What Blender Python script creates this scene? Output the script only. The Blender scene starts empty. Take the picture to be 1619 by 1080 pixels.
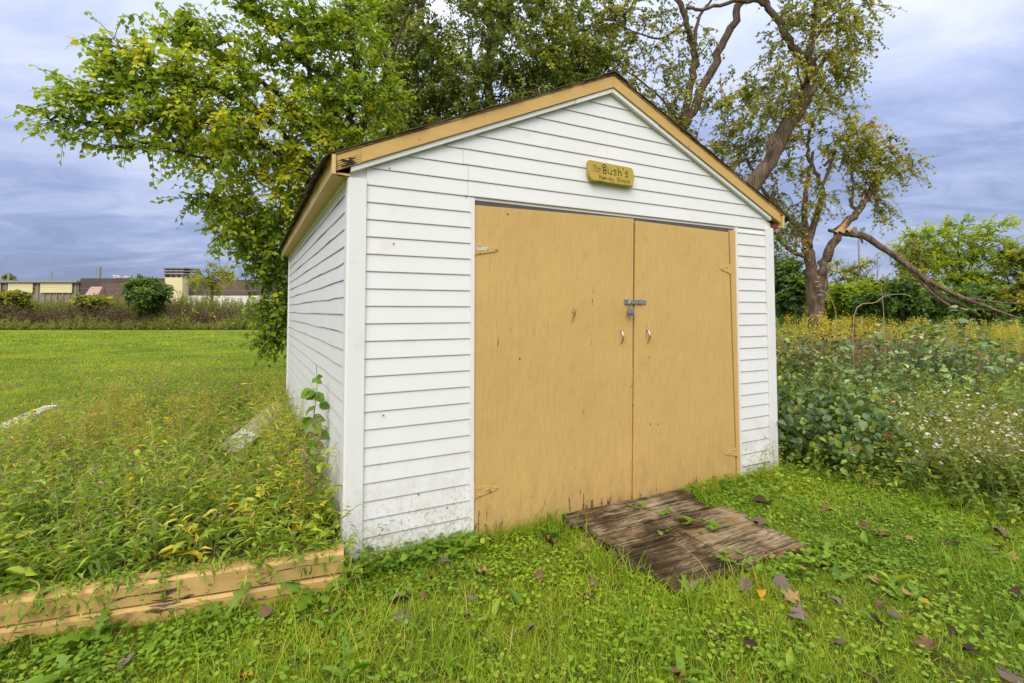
import bpy, math, numpy as np
from math import radians as R
rng = np.random.default_rng(7)
SC = bpy.context.scene
COL = SC.collection

# ------------------------------------------------------------------ camera
F_PX, TILT, CY, CAM_Z = 794.1, 0.0435, 456.75, 1.43      # solved from the shed's edges
cam = bpy.data.objects.new('camera', bpy.data.cameras.new('camera'))
COL.objects.link(cam)
cam.location = (0, 0, CAM_Z)
cam.rotation_euler = (math.pi / 2 + TILT, 0, 0)
cam.data.sensor_width = 36
cam.data.lens = 36 * F_PX / 1619
cam.data.shift_y = -(540 - CY) / 1619
cam.data.clip_start = 0.05
cam.data.clip_end = 3000
SC.camera = cam

# ------------------------------------------------------------------ sky, sun, exposure
SUN_EL, SUN_AZ = 42, 191          # degrees; azimuth clockwise from +Y (behind the camera, a little right)
SKY_GAIN = 0.66
world = bpy.data.worlds.new('World')
SC.world = world
world.use_nodes = True
wn, wl = world.node_tree.nodes, world.node_tree.links
wn.clear()


def N(nodes, typ, **kw):
    n = nodes.new(typ)
    for k, v in kw.items():
        if k in ('operation', 'blend_type', 'data_type', 'noise_dimensions', 'sky_type', 'wave_type', 'feature',
                 'bands_direction', 'attribute_name', 'clamp_factor', 'interpolation_type'):
            setattr(n, k, v)
        elif k.startswith('i') and k[1:].isdigit():
            n.inputs[int(k[1:])].default_value = v
        else:
            n.inputs[k.replace('_', ' ')].default_value = v
    return n


def ramp(nodes, stops):
    n = nodes.new('ShaderNodeValToRGB')
    e = n.color_ramp.elements
    while len(e) > 1:
        e.remove(e[-1])
    e[0].position = stops[0][0]
    e[0].color = (*stops[0][1], 1)
    for p, c in stops[1:]:
        k = e.new(p)
        k.color = (*c, 1)
    return n


def g3(v):
    return (v, v, v)


tc = wn.new('ShaderNodeTexCoord')
sep = wn.new('ShaderNodeSeparateXYZ')
wl.new(tc.outputs['Generated'], sep.inputs[0])
zc = N(wn, 'ShaderNodeMath', operation='MAXIMUM', i1=0.0)
wl.new(sep.outputs[2], zc.inputs[0])
zo = N(wn, 'ShaderNodeMath', operation='ADD', i1=0.16)
wl.new(zc.outputs[0], zo.inputs[0])
dx = N(wn, 'ShaderNodeMath', operation='DIVIDE')
dy = N(wn, 'ShaderNodeMath', operation='DIVIDE')
wl.new(sep.outputs[0], dx.inputs[0]); wl.new(zo.outputs[0], dx.inputs[1])
wl.new(sep.outputs[1], dy.inputs[0]); wl.new(zo.outputs[0], dy.inputs[1])
cb = wn.new('ShaderNodeCombineXYZ')
wl.new(dx.outputs[0], cb.inputs[0]); wl.new(dy.outputs[0], cb.inputs[1])
mp = wn.new('ShaderNodeMapping')
mp.inputs['Location'].default_value = (1.7, 0.35, 0.0)
mp.inputs['Rotation'].default_value = (0, 0, R(18))
mp.inputs['Scale'].default_value = (0.62, 1.0, 1)
wl.new(cb.outputs[0], mp.inputs[0])
nz1 = N(wn, 'ShaderNodeTexNoise', Scale=0.62, Detail=7.0, Roughness=0.52, Distortion=0.35)
nz2 = N(wn, 'ShaderNodeTexNoise', Scale=2.9, Detail=9.0, Roughness=0.62, Distortion=0.7)
wl.new(mp.outputs[0], nz1.inputs['Vector']); wl.new(mp.outputs[0], nz2.inputs['Vector'])
mxn = N(wn, 'ShaderNodeMix', Factor=0.40)
wl.new(nz1.outputs[0], mxn.inputs[2]); wl.new(nz2.outputs[0], mxn.inputs[3])
# overcast sky: brighter towards the zenith
el = N(wn, 'ShaderNodeMath', operation='MULTIPLY_ADD', i1=0.62, i2=-0.13)
wl.new(zc.outputs[0], el.inputs[0])
ad = N(wn, 'ShaderNodeMath', operation='ADD')
wl.new(mxn.outputs[0], ad.inputs[0]); wl.new(el.outputs[0], ad.inputs[1])
cr = ramp(wn, [(0.33, (0.195, 0.245, 0.435)), (0.43, (0.270, 0.330, 0.545)), (0.52, (0.400, 0.460, 0.675)),
               (0.68, (0.600, 0.635, 0.790)), (0.85, (0.90, 0.90, 0.93))])
wl.new(ad.outputs[0], cr.inputs[0])
zsq = N(wn, 'ShaderNodeMath', operation='POWER', i1=2.0)
wl.new(zc.outputs[0], zsq.inputs[0])
zg0 = N(wn, 'ShaderNodeMath', operation='MULTIPLY_ADD', i1=0.55, i2=0.88)
wl.new(zc.outputs[0], zg0.inputs[0])
zg = N(wn, 'ShaderNodeMath', operation='ADD')
wl.new(zg0.outputs[0], zg.inputs[0]); wl.new(zsq.outputs[0], zg.inputs[1])
zg2 = N(wn, 'ShaderNodeMath', operation='MULTIPLY', i1=SKY_GAIN)
wl.new(zg.outputs[0], zg2.inputs[0])
bg_c = wn.new('ShaderNodeBackground')
wl.new(cr.outputs[0], bg_c.inputs[0]); wl.new(zg2.outputs[0], bg_c.inputs[1])
sky = N(wn, 'ShaderNodeTexSky', sky_type='NISHITA')
sky.sun_disc = False
sky.sun_elevation = R(SUN_EL)
sky.sun_rotation = R(SUN_AZ)
bg_s = N(wn, 'ShaderNodeBackground', Strength=0.07)
wl.new(sky.outputs[0], bg_s.inputs[0])
mxs = N(wn, 'ShaderNodeMixShader', Fac=0.90)
wl.new(bg_s.outputs[0], mxs.inputs[1]); wl.new(bg_c.outputs[0], mxs.inputs[2])
wo = wn.new('ShaderNodeOutputWorld')
wl.new(mxs.outputs[0], wo.inputs[0])

sun = bpy.data.objects.new('sun', bpy.data.lights.new('sun', 'SUN'))
COL.objects.link(sun)
sun.data.energy = 1.5
sun.data.angle = R(48)
sun.data.color = (1.0, 0.91, 0.78)
a, e = R(SUN_AZ), R(SUN_EL)
sdir = np.array([math.sin(a) * math.cos(e), math.cos(a) * math.cos(e), math.sin(e)])
from mathutils import Vector, Matrix
sun.rotation_euler = Vector(sdir).to_track_quat('Z', 'Y').to_euler()
sun.location = (3, -6, 9)

SC.view_settings.view_transform = 'Standard'
SC.view_settings.look = 'None'
SC.view_settings.gamma = 1
SC.view_settings.exposure = 0.96
try:
    SC.view_settings.use_curve_mapping = False
except Exception:
    pass
SC.render.engine = 'CYCLES'
SC.cycles.max_bounces = 7
SC.cycles.transparent_max_bounces = 4

# ------------------------------------------------------------------ frames of reference
PSI = 0.4824
SHED = np.array([-0.938, 2.8725, 0.0])
U = np.array([math.cos(PSI), math.sin(PSI), 0])
V = np.array([-math.sin(PSI), math.cos(PSI), 0])
W_, L_ = 3.76, 4.72
_fw = np.array([0, math.cos(TILT), math.sin(TILT)])
_up = np.array([0, -math.sin(TILT), math.cos(TILT)])


def at(px, py, y):
    """world point at distance y seen in the photograph at px, py (used to measure the place)"""
    d = np.array([1.0, 0, 0]) * ((px - 809.5) / F_PX) + _up * ((CY - py) / F_PX) + _fw
    return np.array([0, 0, CAM_Z]) + d * (y / d[1])


def onz(px, py, z=0.0):
    d = np.array([1.0, 0, 0]) * ((px - 809.5) / F_PX) + _up * ((CY - py) / F_PX) + _fw
    return np.array([0, 0, CAM_Z]) + d * ((z - CAM_Z) / d[2])


def shed_pt(u, v, z=0):
    return SHED + U * u + V * v + np.array([0, 0, z])


def to_shed(p):
    d = np.asarray(p)[..., :2] - SHED[:2]
    return d @ U[:2], d @ V[:2]


# ------------------------------------------------------------------ objects
def tag(o, label=None, cat=None, group=None, kind=None):
    if label: o['label'] = label
    if cat: o['category'] = cat
    if group: o['group'] = group
    if kind: o['kind'] = kind
    return o


def empty(name, loc=(0, 0, 0), rz=0.0, label=None, cat=None, group=None, parent=None):
    o = bpy.data.objects.new(name, None)
    o.empty_display_size = 0.1
    COL.objects.link(o)
    o.location = loc
    o.rotation_euler = (0, 0, rz)
    if parent: o.parent = parent
    return tag(o, label, cat, group)


def link(name, me, parent=None, loc=None, rot=None, scale=None):
    o = bpy.data.objects.new(name, me)
    COL.objects.link(o)
    if parent: o.parent = parent
    if loc is not None: o.location = loc
    if rot is not None: o.rotation_euler = rot
    if scale is not None: o.scale = scale if hasattr(scale, '__len__') else (scale,) * 3
    return o


class Geo:
    """collects triangles with a per-vertex tint (0..1, natural colour variation, in the grass also shaded patches) and a material slot"""

    def __init__(s):
        s.V, s.F, s.T, s.M, s.n = [], [], [], [], 0

    def add(s, v, f, t=0.5, m=0):
        v = np.asarray(v, float).reshape(-1, 3)
        f = np.asarray(f, int).reshape(-1, 3)
        t = np.broadcast_to(np.asarray(t, float).ravel(), (len(v),)) if np.size(t) in (1, len(v)) else np.asarray(t)
        s.V.append(v); s.F.append(f + s.n); s.T.append(t); s.M.append(np.full(len(f), m)); s.n += len(v)

    def mesh(s, name, mats, origin=(0, 0, 0), smooth=False):
        me = bpy.data.meshes.new(name)
        if not s.V:
            return me
        v = np.concatenate(s.V) - np.asarray(origin, float); f = np.concatenate(s.F)
        me.vertices.add(len(v)); me.vertices.foreach_set('co', v.astype(np.float32).ravel())
        me.loops.add(f.size); me.loops.foreach_set('vertex_index', f.astype(np.int32).ravel())
        me.polygons.add(len(f))
        me.polygons.foreach_set('loop_start', np.arange(0, f.size, 3, dtype=np.int32))
        me.polygons.foreach_set('material_index', np.concatenate(s.M).astype(np.int32))
        if smooth:
            me.polygons.foreach_set('use_smooth', np.ones(len(f), dtype=bool))
        at_ = me.attributes.new('tint', 'FLOAT', 'POINT')
        at_.data.foreach_set('value', np.concatenate(s.T).astype(np.float32))
        for m in mats if isinstance(mats, (list, tuple)) else [mats]:
            me.materials.append(m)
        me.update(calc_edges=True)
        return me

    def build(s, name, mats, parent=None, origin=(0, 0, 0), smooth=False, kind=None):
        o = link(name, s.mesh(name, mats, origin, smooth), parent)
        if parent is None:
            o.location = origin
        if kind: o['kind'] = kind
        return o


def poly_mesh(name, v, f, mats, midx=None, smooth=False):
    me = bpy.data.meshes.new(name)
    me.from_pydata([tuple(map(float, p)) for p in v], [], f)
    for m in mats if isinstance(mats, (list, tuple)) else [mats]:
        me.materials.append(m)
    if midx is not None:
        me.polygons.foreach_set('material_index', midx)
    if smooth:
        me.polygons.foreach_set('use_smooth', [True] * len(f))
    me.update()
    return me


class PB:
    """polygons: boxes, prisms, tubes collected into one mesh"""

    def __init__(s):
        s.v, s.f, s.m = [], [], []

    def raw(s, v, f, m=0):
        k = len(s.v)
        s.v += [tuple(map(float, p)) for p in v]
        s.f += [tuple(i + k for i in q) for q in f]
        s.m += [m] * len(f) if np.isscalar(m) else list(m)
        return s

    def box(s, a, b, m=0):
        (x0, y0, z0), (x1, y1, z1) = a, b
        v = [(x0, y0, z0), (x1, y0, z0), (x1, y1, z0), (x0, y1, z0), (x0, y0, z1), (x1, y0, z1), (x1, y1, z1), (x0, y1, z1)]
        return s.raw(v, [(0, 3, 2, 1), (4, 5, 6, 7), (0, 1, 5, 4), (1, 2, 6, 5), (2, 3, 7, 6), (3, 0, 4, 7)], m)

    def hexa(s, v8, m=0):
        return s.raw(v8, [(0, 3, 2, 1), (4, 5, 6, 7), (0, 1, 5, 4), (1, 2, 6, 5), (2, 3, 7, 6), (3, 0, 4, 7)], m)

    def prism(s, loop, off, m=0):
        """closed loop of 3D points extruded by vector off"""
        n = len(loop)
        v = [tuple(p) for p in loop] + [tuple(np.asarray(p) + np.asarray(off)) for p in loop]
        f = [tuple(range(n - 1, -1, -1)), tuple(range(n, 2 * n))] + [(i, (i + 1) % n, n + (i + 1) % n, n + i) for i in range(n)]
        return s.raw(v, f, m)

    def tube(s, pts, rad, sides=8, m=0, cap=True):
        pts = np.asarray(pts, float); P = len(pts)
        rad = np.broadcast_to(rad, (P,))
        t = np.gradient(pts, axis=0); t /= np.linalg.norm(t, axis=1)[:, None] + 1e-9
        ref = np.array([0.3, 0.2, 0.93]) if abs(t[0][2]) < 0.8 else np.array([1.0, 0.1, 0.0])
        v = []
        for i in range(P):
            a_ = np.cross(t[i], ref); a_ /= np.linalg.norm(a_); b_ = np.cross(t[i], a_)
            for k in range(sides):
                an = 2 * math.pi * k / sides
                v.append(pts[i] + rad[i] * (math.cos(an) * a_ + math.sin(an) * b_))
        f = [(i * sides + k, i * sides + (k + 1) % sides, (i + 1) * sides + (k + 1) % sides, (i + 1) * sides + k)
             for i in range(P - 1) for k in range(sides)]
        if cap:
            f += [tuple(range(sides - 1, -1, -1)), tuple(range((P - 1) * sides, P * sides))]
        return s.raw(v, f, m)

    def build(s, name, mats, parent=None, bevel=0.0, smooth=False):
        o = link(name, poly_mesh(name, s.v, s.f, mats, s.m, smooth), parent)
        if bevel:
            b = o.modifiers.new('bevel', 'BEVEL'); b.width = bevel; b.segments = 2; b.limit_method = 'ANGLE'
        return o


# ------------------------------------------------------------------ materials
def new_mat(name):
    m = bpy.data.materials.new(name)
    m.use_nodes = True
    nt = m.node_tree
    nt.nodes.clear()
    out = nt.nodes.new('ShaderNodeOutputMaterial')
    b = nt.nodes.new('ShaderNodeBsdfPrincipled')
    nt.links.new(b.outputs[0], out.inputs[0])
    b.inputs['Specular IOR Level'].default_value = 0.3
    return m, nt.nodes, nt.links, b, out


def coords(n, l, scale=(1, 1, 1), obj=True, rot=(0, 0, 0)):
    t = n.new('ShaderNodeTexCoord')
    mpp = n.new('ShaderNodeMapping')
    mpp.inputs['Scale'].default_value = scale
    mpp.inputs['Rotation'].default_value = rot
    l.new(t.outputs['Object'], mpp.inputs[0])
    return mpp.outputs[0]


def noise(n, l, vec, scale, detail=4, rough=0.55, dist=0.0):
    x = N(n, 'ShaderNodeTexNoise', Scale=scale, Detail=detail, Roughness=rough, Distortion=dist)
    l.new(vec, x.inputs['Vector'])
    return x.outputs[0]


def mix(n, l, fac, a_, b_, mode='MIX'):
    x = n.new('ShaderNodeMix')
    x.data_type = 'RGBA'; x.blend_type = mode
    for s_, val in ((0, fac), (6, a_), (7, b_)):
        if hasattr(val, 'is_linked') or hasattr(val, 'links'):
            l.new(val, x.inputs[s_])
        elif s_ == 0:
            x.inputs[0].default_value = val
        else:
            x.inputs[s_].default_value = (*val, 1)
    return x.outputs[2]


def bump(n, l, h, b, strength=0.4, dist=0.01):
    x = N(n, 'ShaderNodeBump', Strength=strength, Distance=dist)
    l.new(h, x.inputs['Height']); l.new(x.outputs[0], b.inputs['Normal'])


def rampv(n, l, v, stops):
    r_ = ramp(n, stops)
    l.new(v, r_.inputs[0])
    return r_.outputs[0]


LEAF_GAIN = (1.55, 1.42, 1.35)


def leaf_mat(name, stops, trans=0.35, rough=0.5, spec=0.35, tr_boost=(1.6, 1.4, 0.6), gain=None):
    gain = LEAF_GAIN if gain is None else gain
    stops = [(p, tuple(min(0.85, c_ * k_) for c_, k_ in zip(c, gain))) for p, c in stops]
    trans = trans * 1.2 if trans else 0
    m, n, l, b, out = new_mat(name)
    at_ = n.new('ShaderNodeAttribute'); at_.attribute_name = 'tint'
    c = rampv(n, l, at_.outputs['Fac'], stops)
    l.new(c, b.inputs['Base Color'])
    b.inputs['Roughness'].default_value = rough
    b.inputs['Specular IOR Level'].default_value = spec
    if trans:
        t = n.new('ShaderNodeBsdfTranslucent')
        l.new(mix(n, l, 1.0, c, tr_boost, 'MULTIPLY'), t.inputs[0])
        ms = N(n, 'ShaderNodeMixShader', Fac=trans)
        l.new(b.outputs[0], ms.inputs[1]); l.new(t.outputs[0], ms.inputs[2]); l.new(ms.outputs[0], out.inputs[0])
    return m


def plain(name, col, rough=0.6, metal=0.0, var=0.25, scale=8.0, bstr=0.15, spec=0.3):
    m, n, l, b, out = new_mat(name)
    v = coords(n, l)
    f = noise(n, l, v, scale, 6)
    c = mix(n, l, f, tuple(x * (1 - var) for x in col), tuple(min(1, x * (1 + var)) for x in col))
    l.new(c, b.inputs['Base Color'])
    b.inputs['Roughness'].default_value = rough
    b.inputs['Metallic'].default_value = metal
    b.inputs['Specular IOR Level'].default_value = spec
    bump(n, l, noise(n, l, v, scale * 6, 5), b, bstr, 0.004)
    return m


def paint_mat(name, col, chip=(0.075, 0.035, 0.022), grain=(40, 40, 3.0), amount=0.64, low_chips=0.0, patch=0.12, rough=0.62, brush=0):
    """painted board: grain runs along the axis with the smallest scale; chips show dark wood"""
    m, n, l, b, out = new_mat(name)
    vg = coords(n, l, grain)
    v = coords(n, l)
    big = noise(n, l, v, 1.6, 5, 0.6)
    fine = noise(n, l, vg, 1.6, 6, 0.65)
    c = mix(n, l, big, tuple(x * (1 - patch) for x in col), tuple(x * (1 + patch) for x in col))
    c = mix(n, l, rampv(n, l, fine, [(0.25, g3(0.16)), (0.6, g3(0.0))]), c, tuple(x * 0.55 for x in col))
    chipn = noise(n, l, coords(n, l, tuple(x * (0.45 if x > 5 else 1.3) for x in grain)), 1.9, 8, 0.72)
    gate = noise(n, l, v, 2.1, 3, 0.5)
    s = N(n, 'ShaderNodeMath', operation='MULTIPLY_ADD', i1=0.40, i2=-0.20)
    l.new(gate, s.inputs[0])
    s2 = N(n, 'ShaderNodeMath', operation='ADD')
    l.new(s.outputs[0], s2.inputs[0]); l.new(chipn, s2.inputs[1])
    src = s2.outputs[0]
    if low_chips:
        t = n.new('ShaderNodeTexCoord'); sp = n.new('ShaderNodeSeparateXYZ'); l.new(t.outputs['Object'], sp.inputs[0])
        mr = n.new('ShaderNodeMapRange')
        mr.inputs[1].default_value = 0.22; mr.inputs[2].default_value = -0.05
        mr.inputs[3].default_value = 0.0; mr.inputs[4].default_value = low_chips
        l.new(sp.outputs[2], mr.inputs[0])
        s3 = N(n, 'ShaderNodeMath', operation='ADD')
        l.new(src, s3.inputs[0]); l.new(mr.outputs[0], s3.inputs[1]); src = s3.outputs[0]
    mask = rampv(n, l, src, [(amount, g3(0)), (amount + 0.035, g3(1))])
    wood = mix(n, l, fine, tuple(x * 0.5 for x in chip), tuple(x * 1.8 for x in chip))
    c = mix(n, l, mask, c, wood)
    if brush:      # rain-splashed mud along the lower edge, faint drips and a swollen plywood face
        mud = noise(n, l, coords(n, l, (9, 9, 3.5)), 1.5, 8, 0.7)
        t2 = n.new('ShaderNodeTexCoord'); sp2 = n.new('ShaderNodeSeparateXYZ'); l.new(t2.outputs['Object'], sp2.inputs[0])
        mr2 = n.new('ShaderNodeMapRange')
        mr2.inputs[1].default_value = 0.45; mr2.inputs[2].default_value = 0.0; mr2.inputs[3].default_value = -0.06; mr2.inputs[4].default_value = 0.18
        l.new(sp2.outputs[2], mr2.inputs[0])
        sa = N(n, 'ShaderNodeMath', operation='ADD'); l.new(mud, sa.inputs[0]); l.new(mr2.outputs[0], sa.inputs[1])
        c = mix(n, l, rampv(n, l, sa.outputs[0], [(0.50, g3(0)), (0.80, g3(0.55))]), c, (0.33, 0.20, 0.075))
        spk = noise(n, l, coords(n, l, (24, 24, 14)), 1.6, 7, 0.75)
        c = mix(n, l, rampv(n, l, spk, [(0.70, g3(0)), (0.76, g3(0.75))]), c, (0.20, 0.105, 0.045))
    l.new(c, b.inputs['Base Color'])
    b.inputs['Roughness'].default_value = rough
    hh = N(n, 'ShaderNodeMath', operation='MULTIPLY_ADD', i1=-0.6)
    l.new(mask, hh.inputs[0]); l.new(fine, hh.inputs[2])
    if brush:
        wv = noise(n, l, coords(n, l, (5, 5, 2.2)), 2.0, 6, 0.6)
        h3 = N(n, 'ShaderNodeMath', operation='MULTIPLY_ADD', i1=2.2); l.new(wv, h3.inputs[0]); l.new(hh.outputs[0], h3.inputs[2]); hh = h3
    bump(n, l, hh.outputs[0], b, 0.6 if brush else 0.35, 0.006 if brush else 0.004)
    return m


def vinyl_mat():
    m, n, l, b, out = new_mat('white vinyl')
    v = coords(n, l)
    big = noise(n, l, v, 2.2, 5, 0.6)
    c = mix(n, l, big, (0.65, 0.645, 0.645), (0.72, 0.715, 0.72))
    sp = n.new('ShaderNodeSeparateXYZ')
    g = n.new('ShaderNodeNewGeometry'); l.new(g.outputs['Position'], sp.inputs[0])
    # splashed mud specks, thickest near the ground
    mr = n.new('ShaderNodeMapRange')
    mr.inputs[1].default_value = 0.75; mr.inputs[2].default_value = 0.0
    mr.inputs[3].default_value = 0.0; mr.inputs[4].default_value = 0.26
    l.new(sp.outputs[2], mr.inputs[0])
    spk = noise(n, l, v, 46, 6, 0.7)
    s = N(n, 'ShaderNodeMath', operation='ADD')
    l.new(spk, s.inputs[0]); l.new(mr.outputs[0], s.inputs[1])
    c = mix(n, l, rampv(n, l, s.outputs[0], [(0.70, g3(0)), (0.86, g3(0.65))]), c, (0.26, 0.21, 0.13))
    wide = noise(n, l, v, 7, 5, 0.6)
    s4 = N(n, 'ShaderNodeMath', operation='ADD')
    l.new(wide, s4.inputs[0]); l.new(mr.outputs[0], s4.inputs[1])
    c = mix(n, l, rampv(n, l, s4.outputs[0], [(0.58, g3(0)), (0.85, g3(0.35))]), c, (0.45, 0.43, 0.30))
    l.new(c, b.inputs['Base Color'])
    b.inputs['Roughness'].default_value = 0.42
    b.inputs['Specular IOR Level'].default_value = 0.4
    bump(n, l, noise(n, l, coords(n, l, (3, 3, 90)), 3, 4), b, 0.12, 0.002)
    return m


def weathered_mat(name, dark, light, grain=(2.2, 46, 46), k=1.0, wear=0.0, stain=None):
    m, n, l, b, out = new_mat(name)
    vg = coords(n, l, grain)
    v = coords(n, l)
    f = noise(n, l, vg, 1.3, 9, 0.72, 0.6)
    g = noise(n, l, v, 3.0, 5, 0.6)
    s = N(n, 'ShaderNodeMath', operation='MULTIPLY_ADD', i1=0.9, i2=-0.45 + wear)
    l.new(g, s.inputs[0])
    s2 = N(n, 'ShaderNodeMath', operation='ADD')
    l.new(s.outputs[0], s2.inputs[0]); l.new(f, s2.inputs[1])
    c = rampv(n, l, s2.outputs[0], [(0.28, tuple(x * 0.35 for x in dark)), (0.44, dark), (0.58, tuple((x + y) / 2 for x, y in zip(dark, light))), (0.74, light)])
    l.new(c, b.inputs['Base Color'])
    if stain:
        sn = noise(n, l, coords(n, l, (2.6, 4.2, 1)), 1.25, 9, 0.68)
        c = mix(n, l, rampv(n, l, sn, [(0.56, g3(0)), (0.66, g3(0.8))]), c, stain)
    l.new(c, b.inputs['Base Color'])
    b.inputs['Roughness'].default_value = 0.95
    b.inputs['Specular IOR Level'].default_value = 0.08
    bump(n, l, f, b, 0.9 * k, 0.012)
    return m


def bark_mat(name, dark, light, sc=1.0):
    m, n, l, b, out = new_mat(name)
    v = coords(n, l, (7 * sc, 7 * sc, 1.3 * sc))
    f = noise(n, l, v, 2.2, 9, 0.7, 1.2)
    g = noise(n, l, coords(n, l), 1.2, 4)
    c = rampv(n, l, f, [(0.3, tuple(x * 0.35 for x in dark)), (0.46, dark), (0.62, light)])
    c = mix(n, l, rampv(n, l, g, [(0.45, g3(0)), (0.7, g3(0.35))]), c, (0.10, 0.11, 0.06))
    l.new(c, b.inputs['Base Color'])
    b.inputs['Roughness'].default_value = 0.9
    bump(n, l, f, b, 1.0, 0.05)
    return m


M = {}
M['vinyl'] = vinyl_mat()
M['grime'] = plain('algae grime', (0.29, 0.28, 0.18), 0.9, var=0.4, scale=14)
M['door'] = paint_mat('tan door paint', (0.525, 0.345, 0.118), grain=(38, 38, 2.2), amount=0.685, low_chips=0.20, patch=0.13, brush=1)
M['trim'] = paint_mat('tan trim paint', (0.54, 0.345, 0.115), grain=(3, 30, 30), amount=0.71, patch=0.10)
M['soffit'] = paint_mat('tan soffit paint', (0.60, 0.41, 0.16), grain=(30, 3, 30), amount=0.72, patch=0.08)
M['timber'] = paint_mat('tan timber paint', (0.50, 0.325, 0.115), chip=(0.07, 0.045, 0.03), grain=(2.4, 34, 34), amount=0.62, patch=0.32)
M['rot'] = weathered_mat('rotten wood', (0.17, 0.09, 0.04), (0.56, 0.36, 0.15), grain=(4, 60, 60), wear=0.08)
M['dark'] = plain('dark gap', (0.03, 0.022, 0.02), 0.9, var=0.3)
M['gap_shade'] = plain('header gap shade', (0.085, 0.078, 0.076), 0.8)  # dark tone stands for the shade in the gap above the doors
M['redgap'] = plain('old red paint', (0.20, 0.028, 0.036), 0.75, var=0.4, scale=20)
M['shingle'] = plain('asphalt shingle', (0.085, 0.066, 0.052), 0.95, var=0.6, scale=60, bstr=0.6)
M['ramp'] = weathered_mat('weathered planks', (0.072, 0.047, 0.024), (0.38, 0.30, 0.185), wear=-0.04, stain=(0.21, 0.11, 0.04))
M['mud'] = plain('rusty dirt', (0.26, 0.14, 0.055), 0.95, var=0.5, scale=30, bstr=0.8)
M['greyboard'] = weathered_mat('pale board', (0.26, 0.22, 0.17), (0.62, 0.58, 0.50), wear=0.12, k=0.6)
M['steel'] = plain('zinc steel', (0.42, 0.43, 0.40), 0.35, 0.9, var=0.2, scale=30)
M['chrome'] = plain('chrome pull', (0.52, 0.48, 0.40), 0.34, 1.0, var=0.1)
M['blue'] = plain('blue plastic', (0.06, 0.075, 0.24), 0.5)
M['sign'] = paint_mat('gold sign paint', (0.40, 0.295, 0.050), chip=(0.07, 0.045, 0.012), grain=(5, 50, 50), amount=0.63, patch=0.4, rough=0.6)
M['carve'] = plain('carved letters', (0.075, 0.050, 0.018), 0.8)
M['bark'] = bark_mat('brown bark', (0.105, 0.068, 0.044), (0.25, 0.175, 0.12))
M['barkd'] = bark_mat('dark bark', (0.07, 0.048, 0.032), (0.16, 0.12, 0.085), 1.4)
M['splinter'] = weathered_mat('fresh split wood', (0.42, 0.24, 0.09), (0.72, 0.50, 0.24), grain=(40, 40, 3))
M['twig'] = plain('dry twigs', (0.155, 0.098, 0.064), 0.9, var=0.5)
M['cane'] = plain('pale cane', (0.34, 0.25, 0.15), 0.8, var=0.3)
M['soil'] = plain('soil', (0.055, 0.04, 0.026), 0.95, var=0.5, scale=12, bstr=1.0)

G_DK, G_MD, G_LT, G_YL = (0.020, 0.050, 0.008), (0.05, 0.115, 0.012), (0.115, 0.20, 0.016), (0.26, 0.27, 0.02)
M['mulberry'] = leaf_mat('mulberry leaves', [(0, (0.035, 0.075, 0.010)), (0.4, (0.080, 0.145, 0.014)), (0.75, (0.135, 0.205, 0.015)), (1, (0.20, 0.225, 0.012))], 0.38, gain=(2.65, 2.3, 1.8))
M['elm'] = leaf_mat('dark leaves', [(0, (0.028, 0.056, 0.014)), (0.5, (0.082, 0.125, 0.030)), (0.85, (0.130, 0.175, 0.040)), (1, (0.17, 0.20, 0.03))], 0.33, gain=(2.3, 2.0, 1.7))
M['cotton'] = leaf_mat('cottonwood leaves', [(0, (0.045, 0.066, 0.018)), (0.5, (0.110, 0.145, 0.034)), (0.85, (0.18, 0.20, 0.045)), (0.96, (0.17, 0.15, 0.04)), (1, (0.16, 0.10, 0.04))], 0.33, 0.42, 0.5, gain=(2.65, 2.3, 1.8))
M['locust'] = leaf_mat('bright leaves', [(0, (0.05, 0.095, 0.009)), (0.5, (0.125, 0.205, 0.013)), (1, (0.23, 0.29, 0.018))], 0.42, gain=(1.9, 1.7, 1.5))
M['olive'] = leaf_mat('olive leaves', [(0, (0.04, 0.062, 0.014)), (0.5, (0.105, 0.14, 0.024)), (1, (0.22, 0.24, 0.035))], 0.35, gain=(2.3, 2.0, 1.7))
M['fardark'] = leaf_mat('far dark leaves', [(0, (0.014, 0.036, 0.009)), (0.6, (0.04, 0.085, 0.018)), (1, (0.09, 0.15, 0.022))], 0.3, gain=(2.3, 2.0, 1.7))
M['grass'] = leaf_mat('grass blades', [(0, (0.038, 0.088, 0.006)), (0.4, (0.095, 0.185, 0.008)), (0.8, (0.18, 0.27, 0.011)), (0.93, (0.28, 0.30, 0.03)), (1, (0.36, 0.29, 0.11))], 0.35, 0.5, 0.25, gain=(1.5, 1.42, 1.3))
M['clover'] = leaf_mat('clover leaves', [(0, (0.050, 0.118, 0.010)), (0.5, (0.115, 0.205, 0.012)), (1, (0.225, 0.30, 0.016))], 0.30, 0.5, 0.35, gain=(1.5, 1.42, 1.4))
M['weed'] = leaf_mat('weed leaves', [(0, (0.035, 0.072, 0.010)), (0.45, (0.095, 0.160, 0.018)), (0.8, (0.175, 0.215, 0.024)), (1, (0.27, 0.23, 0.02))], 0.33, gain=(2.3, 2.2, 1.8))
M['weedstem'] = leaf_mat('weed stems', [(0, (0.16, 0.19, 0.04)), (0.6, (0.30, 0.28, 0.07)), (1, (0.32, 0.17, 0.09))], 0.0, gain=(1, 1, 1))
M['smartflower'] = leaf_mat('pink spikes', [(0, (0.24, 0.10, 0.08)), (0.5, (0.38, 0.20, 0.17)), (1, (0.50, 0.32, 0.22))], 0.2, gain=(1, 1, 1))
M['strawflower'] = leaf_mat('straw tops', [(0, (0.26, 0.28, 0.04)), (0.6, (0.44, 0.41, 0.07)), (1, (0.55, 0.45, 0.10))], 0.3, gain=(1, 1, 1))
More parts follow.
